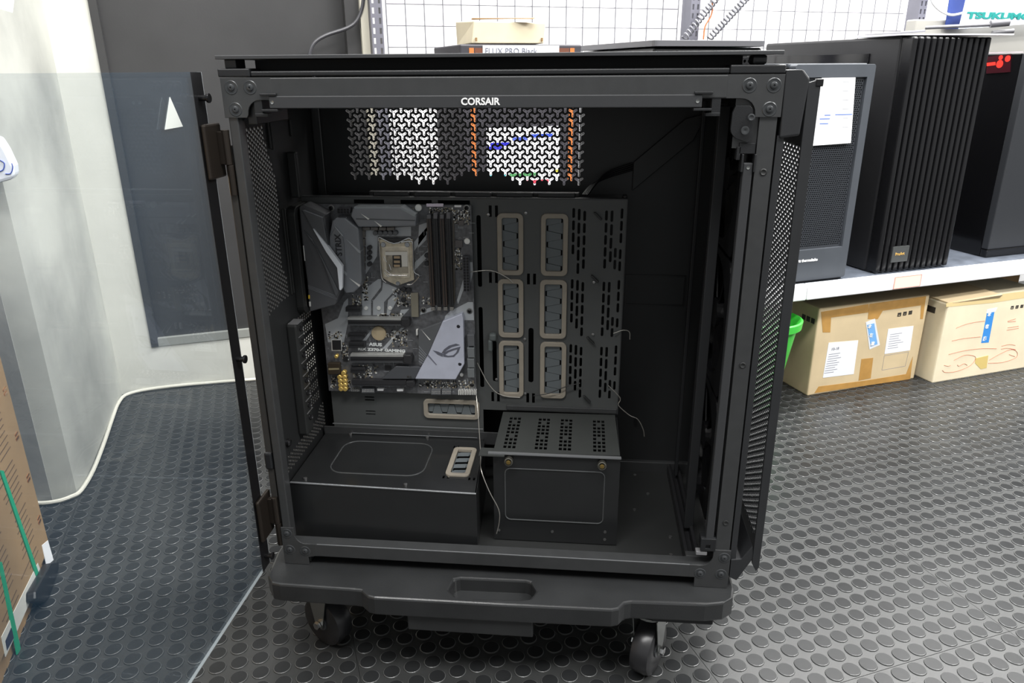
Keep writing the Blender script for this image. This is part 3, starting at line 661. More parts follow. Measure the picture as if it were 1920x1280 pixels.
grommet(grom[6], tray, False)
for x, z in ((.2935, .488), (.2920, .387), (.3500, .386), (.2925, .189), (.3490, .189)): put('tray_tab', MB().box(x-.0012, x+.0020, TY+.001, TY+.003, z-.0085, z-.001), mat('silver_screw', (150, 150, 150), .3, .9), tray)
for x, z in ((.2865, .2875), (.2860, .483), (.3415, .486), (.3400, .2895), (.3405, .197), (.2945, .220), (.4440, .383), (.4450, .30)):
    put('tray_screw', MB().lathe([(.0022, 0), (.0022, .0015), (.001, .002)], (x, TY, z), (0, -1, 0), 10), mat('silver_screw', (150, 150, 150), .3, .9), tray, smooth=True)
for x, z in ((.446, .483), (.4445, .389), (.441, .291), (.438, .192)):
    put('tray_hook', MB().hexa([(x-.006, TY-.006, z+.005), (x-.003, TY-.006, z+.006), (x+.007, TY-.006, z-.004), (x+.005, TY-.006, z-.006), (x-.006, TY, z+.005), (x-.003, TY, z+.006), (x+.007, TY, z-.004), (x+.005, TY, z-.006)]), STEELD, tray, bev=.0008)
put('cable_clip', MB().box(.285, .296, TY-.012, TY, .288, .300).box(.283, .290, TY-.012, TY-.002, .270, .290), mat('clip_grey', (82, 88, 88), .5), tray, bev=.003)
put('tray_skirt_and_highlight', MB().rod((.020, TY-.006, .1335), (.272, TY-.006, .1335), .0009, 8).rod((.05, TY-.0075, .1178), (.262, TY-.0075, .1178), .0007, 8), MATS['fold_highlight'], tray) if 'fold_highlight' in MATS else put('tray_skirt_and_highlight', MB().box(.018, .272, TY-.004, TY+.001, .1185, .1215), STEEL, tray, bev=.001)  # pale rods stand in for the highlight lines on the skirt
put('tray_skirt_and_highlight', MB().box(.31, .487, TY-.003, TY+.001, .168, .176), STEEL, tray, bev=.001)
# ---- power supply shroud
zs, yf = .115, .036
sh = put('power_supply_shroud', MB().plate([(.006, .036), (.2835, .028), (.2735, .182), (.270, .198), (.006, .198)],
     [rr(.238, .259, .078, .155, .004), rect(.2275, .230, .160, .168), rect(.234, .2365, .160, .168), rect(.2275, .2305, .066, .074), rect(.2345, .2375, .066, .074), rect(.2665, .2695, .064, .072), rect(.2735, .2765, .064, .072)], 'xy', zs-.0015, zs)
     .hexa([(.004, .036, .018), (.284, .028, .018), (.284, .0295, .018), (.004, .0375, .018), (.004, .036, zs), (.284, .028, zs), (.284, .0295, zs), (.004, .0375, zs)])
     .hexa([(.282, .028, .018), (.284, .028, .018), (.275, .19, .018), (.273, .19, .018), (.282, .028, zs), (.284, .028, zs), (.275, .19, zs), (.273, .19, zs)]), mat('shroud_steel', (29, 30, 31), .36, 0, .05, 25, coat=.3), case)
put('shroud_fold_highlight', MB().rod((.006, .0365, zs-.0008), (.2835, .0285, zs-.0008), .0016, 10), mat('fold_highlight', (120, 122, 124), .3, .4), sh, smooth=True)
mbr = MB().tube([(x, y, zs+.0002) for x, y in rr(.050, .196, .068, .170, .024, 5)+[rr(.050, .196, .068, .170, .024, 5)[0]]], .0011, 6, 0)
put('shroud_bead', mbr, mat('bead_steel', (80, 82, 83), .22, .3), sh, smooth=True)  # bead lighter than the shroud, its highlight put into the colour
g = rr(.230, .267, .072, .160, .008)
G = [(x-(y-.072)*.0, y) for x, y in g]
gr = put('cable_grommet', MB().plate(g, [rr(.2375, .2595, .0795, .1525, .003)], 'xy', zs-.003, zs+.003), GROM, sh, bev=.001)
for sd in (0, 1):
    b0 = .0795
    Q = [(.2375 if sd == 0 else .2595, b0)]
    for i in range(4):
        c0 = b0+.002+i*.0185+(.006 if sd else 0); dx = .019
        for (tt, dd) in ((c0, .001), (c0+.002, dx), (c0+.0085, dx), (c0+.0105, .001)):
            if tt < .1525: Q.append(((.2375+dd) if sd == 0 else (.2595-dd), tt))
    Q.append((.2375 if sd == 0 else .2595, .1525))
    put('grommet_flap', MB().plate(Q, [], 'xy', zs-.0022-.0015*sd, zs-.0012-.0015*sd), FLAP, gr)
for x, y in ((.026, .045), (.178, .041), (.18, .188), (.05, .19)): put('shroud_screw', MB().lathe([(.0028, 0), (.0028, .003), (.0012, .0036)], (x, y, zs), (0, 0, 1), 10), MATS['silver_screw'], sh, smooth=True)
put('shroud_flange', MB().box(.004, .30, TY-.006, TY-.004, .105, .128), STEEL, sh, bev=.001)
# ---- drive cage
dz = .165
dc = put('drive_cage', MB().plate([(.305, .062), (.487, .066), (.484, .200), (.305, .196)],
    [rect(x+i*.0066, x+.0046+i*.0066, .075+j*.0118, .0835+j*.0118) for x in (.318, .364, .399, .449) for i in range(3) for j in range(9) if not (i == 1 and j % 4 == 3)], 'xy', dz-.0014, dz), mat('cage_steel', (52, 54, 53), .5, 0, .05, 25), case)
fr = MB().plate(rect(.305, .4875, .018, dz-.001), [], 'xz', .060, .0615).box(.305, .3065, .0615, .195, .018, dz-.002).box(.486, .4875, .0615, .195, .018, dz-.002)
put('cage_front', fr, MATS['shroud_steel'], dc)
put('cage_lip', MB().box(.298, .4885, .056, .062, dz-.001, dz+.0006), MATS['fold_highlight'], dc)
mbr = MB().tube([(x, .0598, z) for x, z in rr(.322, .466, .054, .140, .008, 4)+[rr(.322, .466, .054, .140, .008, 4)[0]]], .0010, 6, 0)
put('cage_bead', mbr, MATS['bead_steel'], dc, smooth=True)
for x in (.3285, .4615): 
    ts = put('thumb_screw', MB().lathe([(.0040, 0), (.0040, .004), (.0062, .0045), (.0062, .012), (.005, .0125), (.0048, .010), (.002, .010)], (x, .060, .1555), (0, -1, .1), 20), mat('thumb_screw_grey', (130, 128, 120), .3, .9), dc, smooth=True)
    put('brass_insert', MB().lathe([(.0034, 0), (.0032, .001), (.0018, .0012)], (x, .0478, .1567), (0, -1, .1), 16), BRASS, ts, smooth=True)
for x, z in ((.312, .034), (.392, .036), (.470, .040), (.47, .027)): put('cage_screw', MB().lathe([(.0022, 0), (.0022, .0008), (.001, .001)], (x, .060, z), (0, -1, 0), 10), MATS['silver_screw'], dc, smooth=True)
put('cage_shelf', MB().box(.285, .322, .052, .075, .1625, .1640), MATS['cage_steel'], dc)
# ---- lettered bar and its end brackets
bar = put('lettered_bar', MB().box(.056, .554, -.004, .006, .6425, .6565), mat('bar_steel', (56, 57, 59), .42, .1, .03, 30), case, bev=.001)
text('bar_lettering', 'CORSAIR', .0108, WHITE, bar, (.2835, -.0046, .6462), (1, 0, 0), (0, 0, 1), bold=.0003, squash=1.0)
for x in (.060, .549): put('bar_screw', MB().lathe([(.002, 0), (.002, .0006), (.001, .0002)], (x, -.004, .6495), (0, -1, 0), 10), ZINC, bar, smooth=True)
for s, x in ((1, .046), (-1, .565)):
    put('bar_bracket', MB().box(min(x, x+s*.020), max(x, x+s*.020), -.0055, .010, .6568, .6595).box(min(x, x+s*.020), max(x, x+s*.020), -.0055, .010, .6390, .6418).box(min(x-s*.010, x), max(x-s*.010, x), -.001, .012, .633, .654).box(min(x-s*.010, x+s*.006), max(x-s*.010, x+s*.006), -.0015, .010, .633, .637), PLAST, case, bev=.0006)
put('corner_block', MB().box(.024, .036, .004, .10, .624, .655), PLASTD, case, bev=.001)
put('roof_rail', MB().box(.05, .55, .06, .072, .646, .655).box(.05, .55, .20, .212, .646, .655), STEELD, case)
# upright version at the right
vb = put('upright_bar', MB().hexa([(.6045, -.001, .075), (.6150, -.001, .075), (.6150, .010, .075), (.6045, .010, .075), (.6060, -.001, .582), (.6165, -.001, .582), (.6165, .010, .582), (.6060, .010, .582)]), MATS['bar_steel'], case, bev=.001)
put('bar_screw', MB().lathe([(.002, 0), (.002, .0006), (.001, .0002)], (.6115, -.001, .577), (0, -1, 0), 10), ZINC, vb, smooth=True)
put('bar_bracket', MB().box(.6030, .6055, -.003, .010, .572, .592).box(.6170, .6192, -.003, .010, .572, .592).box(.600, .618, .001, .012, .592, .604).box(.5975, .602, .001, .012, .585, .600), PLAST, case, bev=.0006)
put('bar_bracket', MB().box(.598, .6185, .0, .014, .062, .080).plate(rect(.598, .6185, .060, .0795), [rect(.605, .611, .064, .070)], 'xz', -.003, 0), PLAST, case, bev=.0006)
put('clear_clip', MB().box(.593, .608, -.002, .008, .052, .058), mat('grey_clip', (120, 120, 122), .3), case, bev=.001)
# cam latch plate
lp = put('latch_plate', MB().plate([(.5985, .648), (.609, .648)]+arc(.609, .643, .004, 60, 0, 3)+[(.6165, .612), (.610, .6085), (.6045, .6105)]+arc(.6035, .624, .0125, 250, 170, 5)+[(.5915, .640), (.5945, .648)], [], 'xz', -.002, .004), PLAST, case, bev=.0008)
lp.location = (-.003, 0, -.0035)
put('latch_screw', MB().lathe([(.0048, 0), (.0044, .0015), (.0022, .0016), (.0008, .0008)], (.603, -.0055, .618), (0, -1, 0), 16), MATS['rivet_steel'], case, smooth=True)
put('latch_screw', MB().lathe([(.0042, 0), (.0040, .0008), (.0028, .0012), (.0012, .0004)], (.6085, -.0055, .632), (0, -1, 0), 16), MATS['rivet_steel'], case, smooth=True)
put('gusset_panel', MB().box(.592, .6185, .004, .0055, .598, .653), STEEL, case)
# inside of the front end: fan posts, bulkhead, floor track
for (x0, x1, y0, y1) in ((.590, .603, .095, .103), (.613, .6165, .03, .045), (.604, .616, .19, .20), (.592, .597, .25, .262)): put('fan_post', MB().box(x0, x1, y0, y1, .03, .640), mat('post_dark', (36, 37, 39), .45), case, bev=.0008)
put('front_bulkhead', MB().plate(rect(.018, DB-.012, .036, .652), [rr(.055, .255, .05+.2*k, .05+.2*k+.185, .05) for k in range(3)], 'yz', .6405, .6425), PLASTD, case)
put('bulkhead_liner', MB().box(.6375, .6385, .03, .28, .08, .63), PLASTD, case)
for k in range(3):
    f = put('case_fan', MB().plate(rr(.075, .275, .05+.2*k, .245+.2*k, .02), [circ(.175, .148+.2*k, .088, 28)], 'yz', .618, .6365), PLASTD, case)
    put('fan_hub', MB().rod((.620, .175, .148+.2*k), (.635, .175, .148+.2*k), .022, 20), PLASTD, f)
    mbf = MB()
    for i in range(7):
        a = 2*PI*i/7; c_, s_ = math.cos(a), math.sin(a)
        mbf.hexa([(.622, .175+.02*c_-.01*s_, .148+.2*k+.02*s_+.01*c_), (.624, .175+.02*c_-.01*s_, .148+.2*k+.02*s_+.01*c_), (.626, .175+.085*c_-.02*s_, .148+.2*k+.085*s_+.02*c_), (.624, .175+.085*c_-.02*s_, .148+.2*k+.085*s_+.02*c_),
                  (.630, .175+.02*c_+.01*s_, .148+.2*k+.02*s_-.01*c_), (.632, .175+.02*c_+.01*s_, .148+.2*k+.02*s_-.01*c_), (.634, .175+.085*c_+.025*s_, .148+.2*k+.085*s_-.025*c_), (.632, .175+.085*c_+.025*s_, .148+.2*k+.085*s_-.025*c_)])
    put('fan_blade', mbf, PLASTD, f)
tr = put('floor_track', MB().box(.583, .588, .03, .285, .0165, .034).box(.598, .603, .03, .285, .0165, .034).box(.588, .598, .03, .285, .0165, .022), mat('track_black', (34, 34, 36), .3), case, bev=.0008)
mb = MB()
for i in range(8): mb.box(.6030, .6034, .12+i*.014, .123+i*.014, .027, .030)
put('track_light_dot', mb, WHITE, tr, label='pale row of painted light dots')  # white boxes painted as dots of light on the track
put('floor_bracket', MB().box(.583, .616, .018, .030, .0165, .036), STEEL, case, bev=.001)
for x, y in ((.566, .045), (.57, .09), (.52, .16), (.545, .21), (.527, .27), (.50, .285)): put('floor_screw', MB().lathe([(.0028, 0), (.0026, .0014), (.001, .0012)], (x, y, .0165), (0, 0, 1), 12), MATS['silver_screw'], case, smooth=True)
put('wall_screw', MB().box(.522, .527, DB-.008, DB-.004, .105, .118), PLASTD, case)
# ---- front end: bezel, chin, patterned front panel with its near flange
FP = mat('front_plastic', (42, 43, 45), .38, 0, .05, 30)
put('front_bezel', MB().plate([(.641, .6815), (.660, .6815), (.668, .672), (.664, .612), (.6425, .609)], [], 'xz', -.0015, DB), FP, case, bev=.002)
put('front_bezel', MB().plate([(.6405, .612), (.648, .612), (.648, .045), (.6405, .045)], [], 'xz', .002, .012), FP, case)
put('front_chin', MB().plate([(.6415, .017), (.652, .012), (.672, .052), (.668, .070), (.655, .048), (.6415, .046)], [], 'xz', 0, DB), FP, case, bev=.001)
put('chin_plate', MB().plate([(.6435, .048), (.668, .056), (.668, .095), (.6435, .125)], [], 'xz', .10, .102), mat('chin_gloss', (70, 72, 75), .2), case)
mesh = [(.012, .600), (.012, .075), (.03, .06), (.285, .06), (.285, .600)]
fpn = put('front_panel', MB().plate([(.004, .668), (.004, .038), (DB, .038), (DB, .668)], ypat(mesh, .0150, .0046, 1.25), 'yz', .6775, .6790), mat('front_mesh_black', (34, 35, 37), .4), case)
put('panel_flange', MB().plate([(.6668, .668), (.6800, .672), (.6800, .036), (.6765, .030), (.6700, .042)], [], 'xz', -.001, .004), FP, fpn, bev=.0006)
put('panel_tip', MB().box(.6745, .6825, -.002, .006, .664, .672), PLASTD, fpn, bev=.001)
# ---- glass door swung open on the left
GL = bpy.data.materials.new('tinted_glass'); GL.use_nodes = True; N = GL.node_tree.nodes; Lk = GL.node_tree.links
N.remove(N['Principled BSDF']); o_ = N['Material Output']
tr_ = N.new('ShaderNodeBsdfTransparent'); tr_.inputs[0].default_value = (.93, .94, .94, 1)
gl_ = N.new('ShaderNodeBsdfGlossy'); gl_.inputs['Roughness'].default_value = .015; gl_.inputs['Color'].default_value = (.85, .93, 1, 1)
df_ = N.new('ShaderNodeBsdfDiffuse'); df_.inputs[0].default_value = (.16, .32, .52, 1)  # blue diffuse share paints a haze over the glass
lw_ = N.new('ShaderNodeLayerWeight'); lw_.inputs[0].default_value = .5
pw_ = N.new('ShaderNodeMath'); pw_.operation = 'POWER'; pw_.inputs[1].default_value = 4.5
fr_ = N.new('ShaderNodeMath'); fr_.operation = 'MULTIPLY_ADD'; fr_.inputs[1].default_value = .9; fr_.inputs[2].default_value = .035
Lk.new(lw_.outputs['Facing'], pw_.inputs[0]); Lk.new(pw_.outputs[0], fr_.inputs[0])
m1 = N.new('ShaderNodeMixShader'); m1.inputs[0].default_value = .024
m2 = N.new('ShaderNodeMixShader')
Lk.new(tr_.outputs[0], m1.inputs[1]); Lk.new(df_.outputs[0], m1.inputs[2]); Lk.new(fr_.outputs[0], m2.inputs[0])
Lk.new(m1.outputs[0], m2.inputs[1]); Lk.new(gl_.outputs[0], m2.inputs[2]); Lk.new(m2.outputs[0], o_.inputs['Surface'])
gx = -.0215
door = put('glass_door', MB().box(gx-.004, gx, -.655, -.006, .004, .6835), GL, case, label='tinted glass side door swung open')
put('glass_border', MB().box(gx, gx+.0006, -.030, -.0055, .004, .6833), PLASTD, door)
put('glass_edge', MB().box(gx-.0042, gx+.0008, -.0058, -.0052, .004, .6835).box(gx-.004, gx, -.655, -.0055, .0034, .004), mat('glass_edge_grey', (150, 155, 158), .3), door)
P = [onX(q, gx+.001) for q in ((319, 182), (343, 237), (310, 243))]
put('door_reflection', MB().plate([(p.y, p.z) for p in P], [], 'yz', gx+.0002, gx+.0010), mat('reflection_grey', (176, 180, 176), .5), door, label='pale grey triangle painted as a reflection')  # thin pale plate standing in for a reflection on the glass
for z in (.655, .330, .024): put('door_stud', MB().rod((gx, -.018, z), (gx+.010, -.018, z), .0035, 14).rod((gx+.010, -.018, z), (gx+.013, -.018, z), .0055, 14), mat('stud_black', (50, 50, 52), .2, .8), door, bev=.0006)
for z0, z1 in ((.562, .626), (.052, .118)):
    h = put('door_hinge', MB().box(gx+.0008, gx+.007, -.028, .012, z0, z1), HINGE, door, bev=.0025)
    put('hinge_barrel', MB().rod((-.0055, .002, z0+.015), (-.0055, .002, z1-.008), .0048, 16).rod((-.0045, .003, z0-.022), (-.0045, .003, z0+.0145), .0050, 16).box(-.0145, -.006, -.002, .006, z0+.016, z1-.010), HINGE, h, bev=.0004)
beam('hinge_post', -.010, -.0005, .003, .016, .045, .60, M=mat('hinge_post_grey', (70, 68, 66), .35, .4))
# ---- loose thin wires
WM = mat('thin_silver_wire', (175, 172, 165), .35, .7)
for lab, pts in (('thin silver wire hanging from the board corner down past the shroud', (((893, 740), .19), ((897, 785), .16), ((901, 850), .10), ((902, 880), .06), ((917, 920), .05), ((935, 955), .05), ((936, 978), .052), ((931, 1000), .054))),
                 ('thin silver wire curling off the right edge of the tray', (((1140, 722), .19), ((1160, 742), .19), ((1163, 750), .19), ((1160, 760), .19), ((1180, 778), .19), ((1196, 786), .19), ((1206, 805), .19), ((1208, 818), .19))),
                 ('thin silver wire bowing from the board edge to the lower left tray ring', (((895, 680), .192), ((905, 700), .192), ((915, 718), .192), ((930, 735), .192), ((950, 743), .192), ((975, 745), .192))),
                 ('dark thin wire lying across the lower right tray ring', (((1000, 742), .193), ((1030, 737), .192), ((1060, 725), .192), ((1088, 718), .193))),
                 ('short thin wire sticking out beyond the tray edge, halfway up', (((1150, 625), .195), ((1168, 619), .198), ((1180, 622), .20), ((1181, 636), .20))),
                 ('short thin wire over the upper left tray ring', (((880, 510), .192), ((920, 507), .192), ((950, 520), .192), ((962, 530), .192)))):
    single('loose_wire', MB().tube([onY(q, y) for q, y in pts], .0007, 6), WM if 'dark' not in lab else PLASTD, lab, 'wire', tuple(onY(pts[-1][0], pts[-1][1])), smooth=True)
# ================================================================== MOTHERBOARD mounted on the tray
BY = .1925          # front face of the board
mbo = thing('motherboard', 'grey and black computer motherboard mounted upright inside the case', 'motherboard', (.02, BY, .2))
def A5(x, y): return (540+x/5.3333, 360+y/5.3333)
def A6(x, y): return (540+x/5.3333, 560+y/5.3333)
def comp(name, pts, h, M, par=mbo, f=A5, bev=.0006, base=0, label=None, smooth=False):
    y = BY-h; P = [onY(f(*q), y) for q in pts]
    return put(name, MB().plate([(p.x, p.z) for p in P], [], 'xz', y, BY-base), M, par, bev=bev, label=label)
PCB = mat('board_dark', (90, 91, 94), .42, 0, .25, 160)
PRT = mat('board_print_grey', (168, 172, 176), .5)
HS = mat('heatsink_grey', (134, 137, 142), .38, .2, .05, 30)
HSD = mat('heatsink_dark', (90, 92, 95), .42, .1, .05, 30)
IOC = mat('io_cover_black', (90, 91, 94), .42, .1, .05, 25)
ALU = mat('brushed_aluminium', (206, 210, 226), .34, .4, .04, 60)
BLK = mat('slot_black', (44, 44, 46), .32); BRN = mat('slot_brown', (68, 58, 53), .32)
GOLD = mat('gold_can', (235, 200, 115), .25, .5); SIL = mat('tin_white', (240, 240, 236), .35, .3)
comp('circuit_board', [(262, 118), (1832, 134), (1845, 600), (1862, 1130), (1885, 2030), (1870, 2030), (410, 1985), (355, 1360), (300, 900)], 0, PCB, base=-.0016, bev=0)
# printed pattern
prints = [(A5, [(1260, 500), (1440, 290), (1440, 350), (1260, 590)]), (A5, [(1270, 700), (1400, 580), (1420, 620), (1260, 790)]), (A5, [(740, 370), (1230, 345), (1230, 440), (900, 440), (890, 640), (780, 820), (740, 800)]),
          (A5, [(740, 990), (900, 870), (930, 870), (930, 950), (830, 1080), (830, 1230), (740, 1230)]), (A5, [(950, 900), (1090, 960), (960, 1100), (960, 1230), (850, 1230), (850, 1090), (940, 980)]), (A5, [(1000, 1080), (1090, 990), (1090, 1080), (1010, 1230), (985, 1230)]),
          (A5, [(1690, 1080), (1750, 880), (1790, 880), (1700, 1120)]), (A5, [(1570, 1240), (1620, 1190), (1800, 1100), (1850, 1100), (1860, 1280), (1745, 1280), (1740, 1350), (1545, 1420)]),
          (A6, [(940, 500), (1130, 290), (1160, 290), (985, 500)]), (A6, [(720, 450), (840, 300), (860, 300), (760, 450)]), (A6, [(1130, 110), (1215, 100), (1140, 180), (1110, 170)]),
          (A6, [(1330, 120), (1500, 60), (1480, 110), (1320, 160)]), (A5, [(1820, 700), (1845, 700), (1850, 800), (1815, 960), (1810, 840)]), (A5, [(1310, 330), (1400, 300), (1380, 480), (1300, 560)]),
          (A5, [(370, 1320), (500, 1260), (560, 1100), (600, 1060), (600, 1300), (560, 1500), (400, 1500)])]
mb = MB()
for f, P in prints:
    Q = [onY(f(*q), BY-.0002) for q in P]; mb.plate([(p.x, p.z) for p in Q], [], 'xz', BY-.0002, BY)
put('board_print', mb, PRT, mbo, label='light grey printed shapes')
# fine traces
mb = MB(); random.seed(11)
for i in range(190):
    f, (x0, x1, y0, y1) = random.choice([(A5, (1270, 1420, 420, 900)), (A5, (750, 900, 850, 1100)), (A5, (1650, 1830, 300, 800)), (A6, (640, 1240, 660, 900)), (A6, (780, 1250, 280, 540)), (A6, (380, 590, 320, 900)), (A6, (1300, 1850, 820, 940))])
    x, y = random.uniform(x0, x1), random.uniform(y0, y1); a = onY(f(x, y), BY); l = random.uniform(.002, .010)
    if random.random() < .5: mb.box(a.x, a.x+l, BY-.0003, BY, a.z, a.z+.0004)
    else: mb.box(a.x, a.x+.0004, BY-.0003, BY, a.z, a.z+l)
put('board_trace', mb, PRT, mbo)
# scattered small chips
zones = [(A5, (1660, 1820, 180, 320), 40), (A5, (1660, 1740, 560, 780), 26), (A5, (1420, 1650, 155, 215), 34), (A5, (1050, 1240, 960, 1090), 22), (A5, (1080, 1240, 1095, 1140), 16), (A5, (750, 800, 850, 1080), 30),
         (A5, (900, 1150, 1215, 1245), 26), (A6, (1040, 1190, 310, 480), 34), (A6, (980, 1040, 350, 380), 8), (A6, (400, 540, 330, 400), 16), (A6, (540, 600, 440, 620), 16), (A6, (640, 900, 660, 800), 34), (A6, (1320, 1860, 820, 890), 60), (A6, (590, 620, 820, 900), 14), (A5, (1180, 1260, 160, 190), 12), (A5, (1340, 1440, 1050, 1120), 10), (A6, (430, 480, 780, 900), 10), (A5, (640, 740, 1030, 1140), 16)]
for M_, pr in ((SIL, 0), (mat('ceramic_tan', (160, 150, 130), .5), 1), (BLK, 2)):
    mb = MB(); random.seed(20+pr)
    for f, (x0, x1, y0, y1), n in zones:
        for i in range(int(n*.8)):
            a = onY(f(random.uniform(x0, x1), random.uniform(y0, y1)), BY); s_ = random.uniform(.0006, .0016); s2 = random.uniform(.0005, .0012)
            if random.random() < .5: s_, s2 = s2, s_
            mb.box(a.x-s_, a.x+s_, BY-.0009, BY, a.z-s2, a.z+s2)
    o_ = put('surface_components', mb, M_, mbo); o_['kind'] = 'stuff'
# I/O cover
comp('io_cover', [(108, 150), (150, 122), (380, 225), (360, 255), (412, 548), (535, 700), (548, 960), (515, 1010), (470, 1130), (215, 1197), (190, 900), (150, 600)], .030, IOC, bev=.002)
cov = [o for o in mbo.children if o.name.startswith('io_cover')][0]
comp('cover_facet', [(135, 180), (345, 262), (402, 545), (380, 575), (245, 380)], .034, HSD, cov, bev=.0015)
comp('cover_facet', [(135, 180), (160, 176), (345, 248), (345, 262)], .0345, HS, cov, bev=.0004)
comp('cover_facet', [(155, 380), (240, 470), (330, 640), (510, 1000), (480, 1060), (300, 600)], .033, HSD, cov, bev=.0015)
comp('cover_blade', [(246, 366), (258, 372), (380, 520), (545, 742), (540, 960), (528, 984), (512, 976), (490, 758), (380, 600)], .037, mat('silver_white', (240, 244, 250), .4), cov, bev=.0006, base=.03, label='white angular stripe')
for k in range(3): comp('cover_groove', [(200, 930+k*14), (490, 1040+k*14), (490, 1044+k*14), (200, 935+k*14)], .0305, HS, cov, bev=0, base=.03)
comp('io_port', [(200, 1030), (216, 1030), (218, 1068), (202, 1068)], .031, mat('port_yellow', (225, 190, 60), .5), cov, base=.02)
comp('io_port', [(208, 1095), (226, 1095), (228, 1145), (212, 1145)], .031, SIL, cov, base=.02)
comp('io_port', [(147, 535), (156, 535), (172, 690), (163, 690)], .031, SIL, cov, base=.02)
# heat sinks
hs = comp('heatsink', [(440, 290), (480, 255), (570, 257), (705, 365), (725, 600), (738, 880), (722, 945), (655, 1005), (570, 1012), (545, 960), (548, 740), (408, 548), (412, 440)], .024, HS, bev=.0025)
comp('heatsink_facet', [(415, 548), (414, 446), (470, 345), (545, 440), (560, 520), (570, 740), (545, 742)], .026, mat('heatsink_mid', (116, 118, 122), .4), hs, bev=.0015)
comp('heatsink_stripe', [(468, 340), (548, 430), (548, 445), (470, 352)], .0265, PRT, hs, bev=0)
comp('heatsink_stripe', [(575, 462), (724, 590), (724, 614), (700, 600)], .0245, PRT, hs, bev=0); comp('heatsink_stripe', [(612, 860), (722, 930), (712, 948)], .0245, SIL, hs, bev=0)
comp('heatsink_stripe', [(548, 772), (590, 812), (586, 838), (548, 800)], .0245, PRT, hs, bev=0)
a = onY(A5(540, 640), BY-.0268); text('heatsink_lettering', 'STRIX', .0125, BLK, hs, a, (0, 0, 1), (-1, 0, 0), bold=.0002)
hs = comp('heatsink', [(655, 150), (1130, 148), (1282, 235), (1278, 345), (700, 352), (625, 240), (640, 180)], .022, HS, bev=.0025)
comp('heatsink_stripe', [(660, 148), (1130, 148), (1275, 228), (1262, 246), (1120, 166), (664, 166)], .0228, mat('stripe_grey', (150, 156, 160), .4), hs, bev=.0003)
comp('heatsink_groove', [(680, 262), (1270, 280), (1270, 290), (680, 275)], .0226, HSD, hs, bev=0)
comp('heatsink_stripe', [(726, 214), (815, 268), (800, 276)], .0230, SIL, hs, bev=0); comp('heatsink_stripe', [(862, 288), (942, 340), (925, 350)], .0230, SIL, hs, bev=0)
# chokes, capacitors
for (y0, y1) in ((385, 460), (468, 542), (552, 640), (650, 702), (712, 785)): comp('choke', [(722, y0), (765, y0), (767, y1), (724, y1)], .007, mat('choke_grey', (108, 104, 100), .5), bev=.0008)
for (x0, x1) in ((742, 818), (826, 898), (906, 978), (986, 1062)): comp('choke', [(x0, 352), (x1, 352), (x1, 384), (x0, 384)], .007, MATS['choke_grey'], bev=.0008)
def can(f, x, y, r, h, M, par=mbo, name='capacitor'):
    p = onY(f(x, y), BY-h); return put(name, MB().lathe([(r, 0), (r, h-.0006), (r-.0006, h), (r*.4, h)], (p.x, BY, p.z), (0, -1, 0), 20), M, par, smooth=True)
for x in (870, 920, 970, 1020, 1070): can(A5, x, 412, .0036, .008, HSD)
for y in (560, 612, 662, 725): can(A5, 808, y, .0034, .008, BLK)
for x, y in ((1150, 975), (1205, 985), (1150, 1080), (1385, 635), (1385, 715)): can(A5, x, y, .0036, .006, BLK)
# socket
sk = comp('processor_socket', [(905, 470), (1245, 470), (1262, 880), (1170, 910), (1095, 935), (1010, 900), (945, 860)], .003, mat('socket_steel', (215, 204, 182), .3, .55, .15, 120), bev=.0008)
comp('socket_plate', [(935, 545), (1205, 545), (1225, 860), (960, 850)], .0045, mat('socket_plate', (228, 218, 198), .28, .5, .2, 60), sk, bev=.0008)
comp('socket_window', [(975, 590), (1190, 590), (1205, 810), (990, 805)], .0048, mat('socket_film', (172, 163, 146), .25, .4, .3, 90), sk, bev=0)
comp('cap_glare_patch', [(970, 598), (1195, 596), (1197, 745), (1140, 745), (1135, 632), (970, 630)], .0052, mat('cap_glare', (240, 236, 226), .2, .2), sk, bev=0)  # pale shape painting the glare over the socket
comp('pin_field', [(1045, 632), (1128, 630), (1134, 752), (1048, 752)], .0054, BLK, sk, bev=0)
for y in (640, 685, 725): comp('contact_pad', [(1058, y), (1118, y), (1120, y+24), (1060, y+24)], .0056, mat('pad_tan', (190, 168, 138), .4, .4), sk, bev=0)
comp('socket_opening', [(945, 462), (1180, 462), (1130, 510), (1085, 515), (1060, 515), (1010, 490)], .0046, BLK, sk, bev=0)
for x in (950, 1190): can(A5, x, 527, .0040, .0062, CHROME, sk, 'socket_screw')
can(A5, 1098, 915, .0035, .005, CHROME, sk, 'socket_screw')
put('socket_lever', MB().tube([onY(A5(*q), BY-.006) for q in ((1130, 500), (1225, 492), (1245, 520), (1250, 700), (1262, 800), (1308, 830), (1300, 860), (1240, 920), (1190, 925))], .0010, 8, 3).tube([onY(A5(*q), BY-.006) for q in ((905, 490), (905, 465), (925, 458), (1060, 515), (1180, 470), (1215, 462), (1232, 480))], .0010, 8, 3)
    .tube([onY(A5(*q), BY-.006) for q in ((910, 500), (920, 650), (935, 850), (980, 905))], .0010, 8, 3), CHROME, sk, smooth=True)
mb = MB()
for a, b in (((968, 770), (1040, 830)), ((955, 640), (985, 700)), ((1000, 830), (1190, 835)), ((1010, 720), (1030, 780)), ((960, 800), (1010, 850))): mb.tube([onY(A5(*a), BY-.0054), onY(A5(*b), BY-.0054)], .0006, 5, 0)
put('socket_glint', mb, CHROME, sk)
